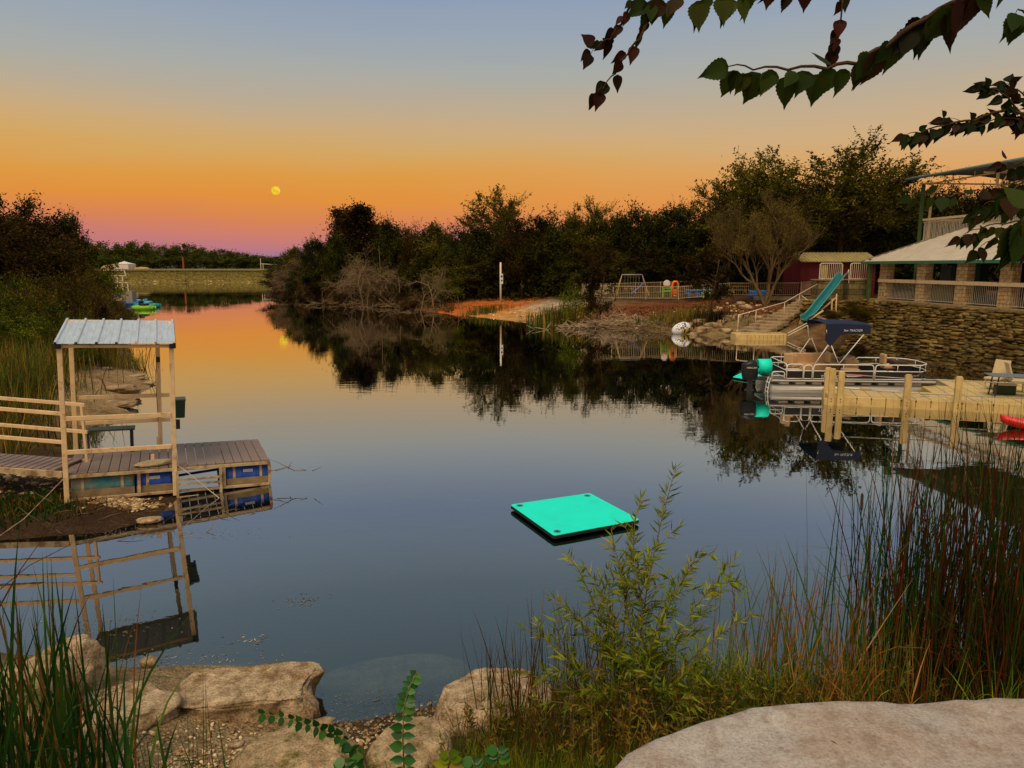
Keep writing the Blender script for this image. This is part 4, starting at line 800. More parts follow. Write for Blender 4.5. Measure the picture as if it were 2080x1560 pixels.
low_shrub('weed_thicket', 'dark weeds at the foot of the right cattails', 2.6, 5.4, .9, .4, .5, 90, 45, L_WILLB)

# broad leaves
def broad(n=7, serr=0., heart=.0, L=1.0, Wd=.42, pk=.62, ex=.8):
    pts = []
    for i in range(n+1):
        t_ = i/n; wv = Wd*(max(0, math.sin(math.pi*min(1, t_**pk)))**ex)*(1-.15*t_); pts.append((t_*L-heart*math.sin(math.pi*t_)*.0, wv*(1+(serr if i % 2 else -serr)), -.10*t_*t_))
    v = [(0,0,0)]; up = pts[1:-1]
    mid = [(p[0], 0, p[2]-.05) for p in up]; top = up; bot = [(p[0], -p[1], p[2]) for p in up]
    V_ = [(0,0,0)]+mid+[(L*1.12,0,-.16)]+top+bot; k = len(up); F_ = []
    def T(i): return k+2+i
    def B(i): return 2*k+2+i
    F_.append((0, 1, T(0), T(0))); F_.append((0, B(0), 1, 1))
    for i in range(k-1): F_.append((1+i, 2+i, T(i+1), T(i))); F_.append((1+i, B(i), B(i+1), 2+i))
    F_.append((k, k+1, T(k-1), T(k-1))); F_.append((k, B(k-1), k+1, k+1))
    tri = []
    for f in F_:
        a, b, c, d = f
        if c == d: tri.append((a, b, c))
        else: tri.append((a, b, c)); tri.append((a, c, d))
    return np.array(V_, float), tri
HEART = broad(16, .05, 0, 1, .40); OVAL = broad(8, 0, 0, 1, .42); ROUND = broad(9, 0, 0, 1, .46, .9, .6)
def leafset(P, D, Nn, S, tm):
    P, D, Nn = (np.array([tuple(v) for v in a], float) for a in (P, D, Nn)); D /= np.linalg.norm(D, axis=1, keepdims=True)
    Nn -= (Nn*D).sum(1, keepdims=True)*D; Nn /= np.linalg.norm(Nn, axis=1, keepdims=True)
    g = np.random.default_rng(len(P)); k = len(P); wy = g.uniform(.72, 1.12, (k, 1)); wz = g.uniform(-.6, 3.2, (k, 1))      # each leaf its own width and curl
    return leaf_VF(P, np.stack([D, np.cross(Nn, D)*wy, Nn*wz], 2), S, tm[0], tm[1])
VINE = mat('sprig_stem', (.13,.12,.04), .6, .2, 10)
def sprig(name, label, pts, sizes, seed, m=L_SPRIG, up=False, cat='plant', n=None):
    rng = random.Random(seed); root = thing(name, label, cat, pts[0]); q = [p-pts[0] for p in pts]; s = MB().tube(q, [.005-.003*i/len(q) for i in range(len(q))], 6); s.build('stem', VINE, root, smooth=True)
    P, D, Nn, S = [], [], [], []; k = len(q)-1; n = n or 22
    for i in range(n):
        f = (i//2+.5)/(n//2)*.98+.01; a = min(k-1, int(f*k)); p = q[a].lerp(q[a+1], f*k-a); d = (q[a+1]-q[a]).normalized(); sgn = 1 if i % 2 else -1
        side = Vector((sgn, 0, 0)) if up else Vector((rng.gauss(0,.3), -.3, sgn*.8)); side = (side-d*side.dot(d)).normalized()
        e = (side+d*.25+Vector((0, rng.gauss(-.15,.12), rng.gauss(-.08,.15)))).normalized()
        P.append(p); D.append(e); Nn.append(Vector((rng.gauss(0,.25), -1+.2*rng.random(), .55+rng.gauss(0,.2)))); S.append((sizes[0]+(sizes[1]-sizes[0])*f)*rng.uniform(.85,1.15))
    V_, F_ = leafset(P, D, Nn, S, ROUND); np_mesh('foliage', V_, F_, m, root)
sprig('leafy_sprig', 'upright sprig with paired round green leaves at the bottom centre', [WY(822,1585,3.6), WY(818,1500,3.6), WY(820,1440,3.62), WY(830,1400,3.64), WY(848,1364,3.66)], (.072,.035), 3, up=True, n=26)
sprig('creeping_vine', 'bright green leafy vine trailing over the rocks at the bottom', [WY(752,1590,3.55), WY(735,1535,3.6), WY(700,1500,3.65), WY(650,1478,3.7), WY(590,1460,3.75), WY(522,1448,3.8)], (.065,.045), 4, up=False, n=34)
for k, (px, py) in enumerate([(910,1530), (1010,1520), (960,1545), (700,1545)]):
    b = WY(px, py+30, 3.4); sprig('seedling', ['pale green seedling in the grass at the bottom centre', 'broad-leaved seedling right of the bottom centre grass', 'small seedling between two larger ones', 'small seedling beside the vine root'][k], [b, b+Vector((.01,0,.05)), b+Vector((.0,0,.09))], (.075,.05), 10+k, GRASS_M if k == 0 else L_SPRIG, up=True, n=6)

# ------------------------------------------------------------------ overhanging tree (trunk stands outside the frame on the right)
def overhang():
    root = thing('overhanging_tree', 'leafy branches of the near tree hanging into the top right of the view', 'tree', (3.4,.8,gz(3.4,.8)))
    o0 = root.location.copy(); BK = BARK
    MB().tube([Vector((0,0,-.2)), Vector((.05,0,1.2)), Vector((-.05,.05,2.4)), Vector((.0,.1,4.5))], [.16,.13,.11,.06], 10).build('trunk', BK, root, smooth=True)
    def branch(pix, Ys, r0, leaves, size, seed, m, tm=HEART, start=None, density=1.0, hang=.9, sd=.35, pet=0.01):
        rng = random.Random(seed); pts = [WY(px, py, Y)-o0 for (px, py), Y in zip(pix, Ys)]
        if start: pts = [Vector(start)-o0]+pts
        # smooth path
        pp = []
        for a in range(len(pts)-1):
            for f in (0, .33, .66): pp.append(pts[a].lerp(pts[a+1], f)+Vector((0,0,math.sin(f*3.1)*.006)))
        pp.append(pts[-1]); k = len(pp); s = MB().tube(pp, [r0*(1-.85*i/(k-1)) for i in range(k)], 6); br = s.build('branch', BK, root, smooth=True)
        P, D, Nn, S = [], [], [], []; st0 = 3 if start else 0
        for i in range(leaves):
            f = (i+rng.random()*.6)/leaves; a = st0+f*(k-1-st0); j = min(k-2, int(a)); p = pp[j].lerp(pp[j+1], a-j); d = (pp[j+1]-pp[j]).normalized()
            e = Vector((d.x*sd+rng.gauss(0,.22), d.y*.3+rng.gauss(0,.25), -hang+rng.gauss(0,.14)))
            if rng.random() < .13: e = Vector((rng.gauss(0,.6), rng.gauss(0,.4), .35))
            P.append(p+e.normalized()*pet); D.append(e); Nn.append(Vector((rng.gauss(0,.35), -1, rng.gauss(.1,.3)))); S.append(size*rng.uniform(.72,1.18))
        e = (pp[-1]-pp[-2]); P.append(pp[-1]); D.append(e); Nn.append(Vector((0,-1,.2))); S.append(size)
        V_, F_ = leafset(P, D, Nn, S, tm); np_mesh('foliage', V_, F_, m, br)
    top = (3.2, 1.0, 4.6)
    branch([(2040,-60),(1960,0),(1880,40),(1800,95),(1740,130),(1680,140),(1600,142),(1530,142),(1480,135)], [1.2,1.25,1.3,1.3,1.32,1.33,1.34,1.35,1.36], .007, 30, .050, 1, L_HEART, start=(3.3,.9,4.2))
    branch([(2010,-40),(1950,5),(1890,30),(1850,60)], [1.22,1.26,1.3,1.3], .004, 8, .052, 2, L_HEARTR)
    branch([(1600,-60),(1500,-10),(1420,-8),(1360,-5),(1315,5)], [1.5,1.5,1.5,1.5,1.5], .005, 18, .044, 3, L_HEART, start=(3.2,.9,4.5))
    branch([(1330,-80),(1290,0),(1262,50),(1240,80),(1215,95),(1200,110)], [1.6]*6, .004, 16, .032, 4, L_HEARTR, tm=OVAL, sd=.8, hang=.6)
    branch([(1350,-60),(1325,30),(1300,80),(1275,110),(1250,150),(1225,180),(1212,190)], [1.6]*7, .004, 11, .032, 5, L_HEARTR, tm=OVAL, sd=.5, hang=.55)
    branch([(1720,-50),(1712,0),(1708,40),(1700,70),(1692,105)], [1.6]*5, .003, 9, .034, 6, L_HEARTR, tm=OVAL, sd=.3)
    branch([(1640,-50),(1635,-20),(1600,-25)], [1.5]*3, .003, 4, .05, 7, L_HEARTR)
    # smaller darker leaves of a farther branch
    branch([(2200,300),(2100,240),(2040,225),(1980,245),(1920,255),(1870,270),(1838,275)], [2.4]*7, .007, 44, .042, 8, L_DARKH, tm=OVAL, start=(3.3,1.0,3.9), sd=.3, hang=.55)
    branch([(2090,260),(2060,215),(2035,190),(2010,180),(1995,175)], [2.4]*5, .004, 30, .036, 9, L_DARKH, tm=OVAL, sd=.7, hang=.2)
    branch([(2110,230),(2085,200),(2060,180),(2040,170)], [2.45]*4, .004, 26, .036, 10, L_DARKH, tm=OVAL, sd=.7, hang=.2)
    branch([(2080,250),(2050,240),(2000,250),(1950,245),(1915,242)], [2.4]*5, .003, 26, .036, 16, L_DARKH, tm=OVAL, sd=.5, hang=.5)
    # cluster on the right edge in front of the pavilion
    branch([(2200,330),(2110,325),(2060,335),(2035,332)], [1.9]*4, .004, 8, .034, 11, L_DARKH, start=(3.3,.9,3.6))
    branch([(2200,380),(2100,370),(2060,372),(2030,385)], [1.8]*4, .005, 11, .034, 12, L_HEART, start=(3.3,.9,3.4))
    branch([(2200,420),(2110,410),(2060,405),(2020,410),(1995,420)], [1.7]*5, .004, 12, .034, 13, L_HEART)
    branch([(2110,420),(2050,425),(2000,430),(1975,438)], [1.8]*4, .003, 10, .030, 21, L_HEART)
    branch([(2110,450),(2040,455),(1990,465),(1950,482)], [1.8]*4, .003, 14, .034, 22, L_HEART)
    branch([(2110,480),(2050,475),(2010,490),(1985,510)], [1.8]*4, .003, 9, .034, 23, L_HEART)
    branch([(2170,440),(2110,430),(2085,440),(2070,470)], [.85]*4, .004, 12, .045, 14, L_HEART)
    branch([(1960,395),(1930,400),(1890,395),(1850,400)], [1.9]*4, .003, 7, .036, 15, L_HEART)
    branch([(2090,40),(2070,20),(2062,30)], [1.7]*3, .003, 4, .05, 17, L_HEART)
    branch([(2130,360),(2090,370),(2060,385),(2045,400)], [1.3]*4, .004, 10, .038, 18, L_HEART)
overhang()
# ------------------------------------------------------------------ covered fishing dock on the left
def text_mesh(s, size, extrude=.003):
    cu = bpy.data.curves.new('txt', 'FONT'); cu.body = s; cu.size = size; cu.extrude = extrude; cu.align_x = 'LEFT'
    ob = bpy.data.objects.new('txt', cu); C.objects.link(ob); bpy.context.view_layer.update()
    me = bpy.data.meshes.new_from_object(ob.evaluated_get(bpy.context.evaluated_depsgraph_get())); bpy.data.objects.remove(ob); bpy.data.curves.remove(cu); return me
def lettering(s, size, mat_, loc, rot, parent, shear=0, name='lettering', bold=0):
    me = text_mesh(s, size); me.materials.clear(); me.materials.append(mat_)
    if shear or bold:
        for v in me.vertices: v.co.x += v.co.y*shear
    o = bpy.data.objects.new(name, me); C.objects.link(o); o.parent = parent; o.location = loc; o.rotation_euler = rot; return o
def dock_left():
    ang = R(26); L = W(134, 962, .63)
    root = thing('covered_dock', 'tan metal floating dock with a grey sheet roof and blue barrels at the left bank', 'dock', L, (0, R(2.6), ang))
    LN, DP, SH_, RH = 3.2, 1.75, 1.62, 2.13
    n = int(LN/.15)
    d = MB()
    for i in range(n):
        x0 = i*LN/n; d.box((x0+LN/n/2, DP/2, -.018), (LN/n-.010, DP, .03))
    d.build('deck', COMPO, root, bevel=.003)
    f = MB()
    for y in (0, DP): f.box((LN/2, y, -.06), (LN+.02, .04, .055)); f.box((LN/2, y, -.46), (LN, .04, .045))
    for x in (0, LN): f.box((x, DP/2, -.061), (.038, DP-.042, .053)); f.box((x, DP/2, -.461), (.038, DP-.042, .043))
    for x in (.0, 1.06, 2.42, LN): f.box((x+.001, -.001, -.26), (.05, .036, .356)); f.box((x, DP+.001, -.26), (.045, .036, .356))
    for x in (.8, 1.62, 2.42): f.box((x, DP/2, -.46), (.03, DP-.05, .03))
    f.build('frame', RUST, root, bevel=.004)
    for (x, y, z0) in ((0, -.03, -.5), (SH_, -.03, -.52), (.0, 1.58, 0), (SH_-.22, 1.58, 0)):
        p = MB(); h = RH if y < 0 else RH+.28
        p.box((x, y, (z0+h)/2), (.075, .055, h-z0)); p.build('post', TAN, root, bevel=.006)
    for (y, z) in ((-.035, .93), (-.035, .37), (1.61, 1.0), (1.61, .52)):
        MB().box((SH_/2, y-.03 if y < 0 else y, z), (SH_-.08, .035, .075)).build('rail', TAN, root, bevel=.005)
    e = MB(); e.box((SH_/2, -.03, RH-.02), (SH_+.1, .05, .05)); e.box((SH_/2, 1.58, RH+.26), (SH_+.1, .05, .05))
    for x in (0, SH_): e.bar((x, -.0, RH-.02), (x, 1.55, RH+.26), .045)
    e.build('roof_frame', TAN, root, bevel=.004)
    ec = MB()
    for x in (-.02, SH_+.02): MB().box((x, -.085, RH-.01), (.1, .03, .09)).build('roof_bracket', DARK, root)
    pass
    # ribbed sheet roof
    r = MB(); X0, X1, Y0, Y1 = -.07, SH_+.07, -.14, 1.68
    xs = []; nb = 6; pw = (X1-X0-.05)/nb
    for i in range(nb+1):
        c = X0+.025+i*pw; xs += [(c-.026, 0), (c-.014, .03), (c+.014, .03), (c+.026, 0)]
        if i < nb:
            for k in (1, 2): xs += [(c+pw*k/3-.01, 0), (c+pw*k/3, .006), (c+pw*k/3+.01, 0)]
    def rz(y): return RH+.03+(y-Y0)*.145
    vs = [(x, Y0, rz(Y0)+z) for x, z in xs]+[(x, Y1, rz(Y1)+z) for x, z in xs]; k = len(xs)
    r.addm(vs, [(i, i+1, k+i+1, k+i) for i in range(k-1)]); r.build('roof', GALV, root, solid=.004)
    # barrels
    for x0, ln, m, rr_ in ((.05, .94, BARRELT, .19), (1.02, .56, BARREL, .19), (2.46, .74, BARREL, .19)):
        for y in (.24, DP-.25):
            b = MB(); b.lathe((x0, y, -.28), [(rr_*.86, 0), (rr_*.97, .015), (rr_, .04), (rr_, ln*.32), (rr_*1.035, ln*.335), (rr_, ln*.35), (rr_, ln*.65), (rr_*1.035, ln*.665), (rr_, ln*.68), (rr_, ln-.04), (rr_*.97, ln-.015), (rr_*.86, ln)], 28, 'x')
            o = b.build('barrel', m, root, smooth=True, label='faded teal barrel' if m is BARRELT else None)
            if y < 1:
                sM = MB()
                for q in ((.18, .8) if ln > .6 else (.3,)):
                    sM.lathe((x0+ln*q-.02, y, -.28), [(rr_*1.05, 0), (rr_*1.05, .045)], 28, 'x')
                sM.build('strap', RUST, o)
                md = MB(); md.box((x0+ln/2, -.022 if False else .045, -.385), (ln, .02, .13)); md.build('mud_crust', MUDDY, o)
                if m is BARREL: MB().box((x0+ln*.5, .045, -.19), (.17, .006, .055)).build('label_patch', mat('faded_label', (.38,.38,.40), .8, .3, 30), o)
    ld = MB()
    for z in (-.56, -.33, -.24): ld.box((2.0, -.06, z), (.74, .03, .04))
    for x in (1.655, 2.36): ld.box((x, -.06, -.33), (.045, .04, .5))
    ld.build('ladder', RUST, root)
    for x, y, h in ((1.28, .18, .19), (1.36, 1.45, .22)): MB().box((x, y, h/2), (.05, .05, h)).build('cleat_post', TAN, root, bevel=.004)
    M_ = root.matrix_basis
    def D(x, y, z): return M_ @ Vector((x, y, z))
    # things on and around it
    b = thing('bench', 'dark bench standing on the covered dock under the back rail', 'bench', D(.14, 1.42, 0), (0, R(2.6), ang))
    MB().box((.42,0,.43), (.84,.30,.035)).build('seat', mat('dark_teal_board', (.03,.045,.05), .5, .2), b, bevel=.006)
    for x in (.06, .78):
        l = MB(); l.box((x,-.11,.205), (.05,.04,.41)); l.box((x,.11,.205), (.05,.04,.41)); l.box((x,0,.03), (.045,.18,.03)); l.build('leg', DARK, b)
    t = thing('trash_bin', 'dark green bin hung on the right post of the covered dock', 'bin', D(SH_+.09, .25, .98), (0, R(2.6), ang))
    bn = MB(); bn.box((0,0,.0), (.19,.26,.31), taper=1.15); bn.build('body', mat('dark_green_plastic', (.012,.035,.02), .45, .2), t, bevel=.012)
    rm = MB(); rm.box((0,0,.165), (.235,.315,.03)); rm.build('rim', mat('bin_rim', (.05,.07,.05), .4), t, bevel=.008)
    MB().box((-.02,-.09,-.27), (.07,.09,.16)).build('bracket', DARK, t, bevel=.006)
    bg_ = rock('canvas_bag', 'folded tan canvas bag lying on the front edge of the covered dock', D(1.30, .13, .035), (.27,.12,.06), 61, BAGM, ang+.1, 0, 4, cat='bag', amp=.30)
    lp = MB(); rg = random.Random(1); lp.tube([D(1.66+.0,-.02,.02), D(1.86,-.12,-.14), D(2.1,-.25,-.36), D(2.42,-.5,-.62)], .008, 6); lp.build('rope', mat('pale_rope', (.45,.38,.28), .9, .2), None); 
    o = bpy.data.objects['rope']; tag(o, 'pale rope slanting from the dock deck past the ladder into the water', 'rope')
    a = D(-.02,-.05,-.06); e = W(-60,1130,.35)
    tag(MB().tube([a, a.lerp(e,.5)+Vector((0,0,-.10)), e], .006, 6).build('mooring_line', RUST), 'thin mooring line running from the dock post to the left edge', 'mooring line')
    # hose / lamp on back right post
    hk = MB(); hk.box((0,0,0), (.07,.06,.10)); hk.tube([(-.02,0,-.05), (-.05,-.02,-.3), (-.04,0,-.8), (-.03,0,-1.2)], .005, 5); o = hk.build('switch_box', DARK, None); o.location = D(SH_-.22, 1.53, 1.70); o.rotation_euler = (0, R(2.6), ang)
    tag(o, 'small black box with a hanging cord on the back post of the covered dock', 'box')
    # gangway
    A = D(-.05, .10, .02); g = thing('gangway', 'gangway with composite boards and tan rails leading off the left edge', 'gangway', A)
    dr = Vector((-1, .06, .05)); dr.normalize(); pr = Vector((-.06, -1, 0)).normalized()*-1; wdt = .68; gl = 3.2
    bd = MB(); nb = 24
    for i in range(1, nb):
        c = dr*((i+.5)*gl/nb)+pr*(wdt/2); bd.bar(c-pr*wdt/2, c+pr*wdt/2, gl/nb-.012, .03)
    bd.build('deck', COMPO, g)
    fr_ = MB()
    for o_ in (-.02, wdt+.02): fr_.bar(pr*o_+Vector((0,0,-.05)), pr*o_+dr*gl+Vector((0,0,-.05)), .04, .10)
    fr_.build('frame', RUST, g)
    for o_ in (-.02, wdt+.02):
        for hh in (.98, .50): MB().bar(pr*o_+Vector((0,0,hh))-dr*(.12 if o_ < 0 else 0), pr*o_+dr*gl+Vector((0,0,hh+.06)), .04, .06).build('rail', TAN, g, bevel=.004)
        for s in ((.06, 3.1) if o_ > 0 else (3.1,)): MB().bar(pr*o_+dr*s+Vector((0,0,-.08)), pr*o_+dr*s+Vector((0,0,1.0)), .045, .045).build('post', TAN, g, bevel=.004)
dock_left()

# ------------------------------------------------------------------ floating mats
def matt(name, label, cs, th=.035, disc=3):
    c0 = sum(cs, Vector())/4; root = thing(name, label, 'floating mat', c0); L = [c-c0 for c in cs]
    b = MB(); f = MB()
    def lay(mb, s, z0, z1, off=0):
        pts = []
        for i in range(4):
            for q in (.02, .5, .98):
                pts.append(L[i].lerp(L[(i+1) % 4], q)*(s+off))
        k = len(pts); vs = [Vector((p.x, p.y, p.z+z0)) for p in pts]+[Vector((p.x, p.y, p.z+z1)) for p in pts]
        mb.addm(vs, [tuple(reversed(range(k))), tuple(range(k, 2*k))]+[(i, (i+1) % k, k+(i+1) % k, k+i) for i in range(k)])
    lay(b, 1.0, 0, th); b.build('foam_core', BLACKR, root, bevel=.006)
    lay(f, .995, th+.001, th+.012); f.build('top_sheet', TEAL, root, bevel=.004)
    for i in range(disc):
        p = L[i]*.84; g = MB(); g.lathe((p.x, p.y, p.z+th+.0125), [(.055, 0), (.055, .004), (.04, .006)], 24); o = g.build('grommet_plate', mat('grommet_grey', (.05,.16,.17), .5), root)
        MB().lathe((p.x, p.y, p.z+th+.019), [(.022, 0), (.02, .003)], 16).build('grommet_hole', BLACKR, o)
    return root
h = .03
matt('floating_mat', 'square teal foam mat floating on the open water in front of the willow', [W(1036,1032,h), W(1125,1096,h), W(1300,1063,h), W(1198,1008,h)][::-1][-1:]+[W(1198,1008,h), W(1300,1063,h), W(1125,1096,h)], .05, 4) if False else matt('floating_mat', 'square teal foam mat floating on the open water in front of the willow', [W(1125,1096,h), W(1036,1032,h), W(1198,1008,h), W(1300,1063,h)], .05, 3)

# ------------------------------------------------------------------ modular tan dock, right
def dock_right():
    A = W(1682,822); B = W(2120,844); u = (B-A).normalized(); n = Vector((-u.y, u.x, 0)); Z = .27
    root = thing('tan_dock', 'tan plastic modular dock with upright posts at the right', 'dock', A)
    def Lc(s, t, z): return u*s+n*t+Vector((0,0,z))
    m = Matrix((u, n, Vector((0,0,1)))).transposed()
    def sect(s0, s1, t0, t1, name='float_section'):
        mb = MB(); c = Lc((s0+s1)/2, (t0+t1)/2, Z/2-.08); mb.box(c, (s1-s0, t1-t0, Z+.16), m)
        o = mb.build(name, DOCKT, root, bevel=.025); g = MB(); k = int((s1-s0)/.34)
        for i in range(1, k):
            s = s0+(s1-s0)*i/k; g.box(Lc(s, (t0+t1)/2, Z+.002), (.014, (t1-t0)-.06, .003), m); g.box(Lc(s, t0-.002, Z/2+.02), (.014, .004, Z-.06), m)
        g.build('seam', DOCKD, o)
        kk = MB()
        for i in range(1, 4): kk.box(Lc(s0+(s1-s0)*i/4, t0-.004, Z-.05), (.035, .008, .05), m)
        kk.build('connector', DOCKD, o)
    sect(.0, 1.52, 0, 1.45); sect(1.53, 3.05, 0, 1.45); sect(3.06, 4.58, 0, 1.45); sect(4.59, 6.4, 0, 1.45)
    sect(3.06, 4.58, 1.46, 2.95); sect(4.59, 6.4, 1.46, 2.95); sect(3.9, 6.4, 2.96, 4.4)
    for s, t in ((.06,.06), (.30,.04), (2.02,-.02), (3.28,-.02), (5.6,-.02), (.05,.9)):
        p = MB(); ca_ = .085; poly = [(-ca_,-.06),(-.03,-.085),(.03,-.085),(ca_,-.06),(ca_,.06),(.03,.085),(-.03,.085),(-ca_,.06)]
        top = 1.0 if s > .2 else 1.08
        if (s, t) == (.05,.9): top = 1.0
        f = lambda q, s=s, t=t: Lc(s+q[0], t-.09+q[1], q[2]); p.prism(poly, -.5, top-.03, f); p.prism([(x*.8, y*.8) for x, y in poly], top-.0299, top, f); o = p.build('post', DOCKT, root, bevel=.008)
        bb = MB()
        for z in (.12, .2): bb.box(Lc(s, t-.178, z), (.03, .012, .03), m)
        bb.build('bolt', DOCKD, o)
    for z in (.88, .47):
        t = MB(); t.tube([Lc(.3, -.03, z+.04), Lc(2.02, -.10, z), Lc(3.28, -.10, z-.01), Lc(6.3, -.10, z-.01)], .013, 8); t.build('rail', ALU, root, smooth=True)
    MB().box(Lc(-.07, .05, .06), (.1, .16, .24), m).build('bumper', DOCKT, root, bevel=.01)
    g = MB()
    for (s, t) in ((2.6,.6), (2.75,.7), (2.65,.9), (2.8,1.0)): g.box(Lc(s, t, Z+.006), (.12, .03, .006), m)
    g.build('cleat', DOCKD, root)
    rock('rope_coil', 'small tan bundle lying at the boat side edge of the tan dock', A+Lc(1.2, 1.33, Z+.04), (.17,.09,.055), 71, BAGM, 0, 0, 3, cat='bundle')
    # table and seats on the wide part
    tb = thing('folding_table', 'grey folding table on the tan dock at the right edge', 'table', A+Lc(4.55, 1.0, Z), (0, 0, math.atan2(u.y, u.x)))
    MB().box((.75,.3,.62), (1.8,.65,.035)).build('table_top', mat('grey_plastic', (.13,.14,.17), .45), tb, bevel=.008)
    for x in (.0, 1.4):
        l = MB()
        for y in (.05, .55): l.bar((x, y, 0), (x+.06, y, .6), .03)
        l.bar((x+.02,.05,.2), (x+.02,.55,.2), .025); l.build('leg', DARK, tb)
    CH = mat('cream_plastic', (.52,.42,.24), .5, .1)
    def chair(pos, rz, lab):
        c = thing('deck_chair', lab, 'chair', pos, (0, 0, rz), group='cream plastic seats on the tan dock')
        MB().box((0,0,.36), (.46,.46,.07)).build('seat', CH, c, bevel=.02); MB().box((.27,0,.66), (.05,.44,.5), (0,R(16),0)).build('backrest', CH, c, bevel=.015)
        l = MB()
        for x in (-.18,.18):
            for y in (-.18,.18): l.bar((x*1.1,y*1.1,0), (x,y,.34), .04)
        l.build('legs', CH, c); return c
    chair(A+Lc(5.0, 2.5, Z), .5, 'cream plastic seat with tilted back on the tan dock, the larger one'); chair(A+Lc(5.5, 2.2, Z), 2.8, 'cream plastic seat behind the grey folding table, nearest the right edge')
    cr = thing('cooler', 'dark green box under the grey folding table', 'cooler', A+Lc(5.0, 1.7, Z), (0,0,-.2)); MB().box((0,0,.14), (.5,.3,.28)).build('body', MATS['dark_green_plastic'], cr, bevel=.02); MB().box((0,0,.305), (.52,.32,.05)).build('lid', CH, cr, bevel=.01)
    # red kayak in front at the right edge
    K0 = W(2030,868); kb = thing('kayak', 'red kayak floating at the right edge in front of the tan dock', 'kayak', K0+Vector((0,0,.0)), (0,0,R(-24)))
    def kf(a, b):
        x = a*2.9; wv = .36*math.sin(math.pi*min(1, (a*.96+.02)))**.6; t_ = (b-.5)*2; ang = math.pi*b
        return (x, -math.cos(ang)*wv, .20-math.sin(ang)*.26*math.sin(math.pi*(a*.9+.05))**.35+.10*(2*a-1)**4)
    RK = mat('red_plastic', (.72,.02,.015), .35, .06, 3, spec=.5)
    MB().grid(kf, 28, 13).build('hull', RK, kb, smooth=True, solid=.012)
    def kd(a, b):
        x = a*2.9; wv = .355*math.sin(math.pi*min(1, (a*.96+.02)))**.6; y = (b-.5)*2; dip = -.10 if .35 < a < .7 and abs(y) < .6 else 0
        return (x, y*wv, .205+.10*(2*a-1)**4+dip+.03*(1-y*y))
    MB().grid(kd, 40, 11).build('deck', RK, kb, smooth=True, solid=.008)
dock_right()

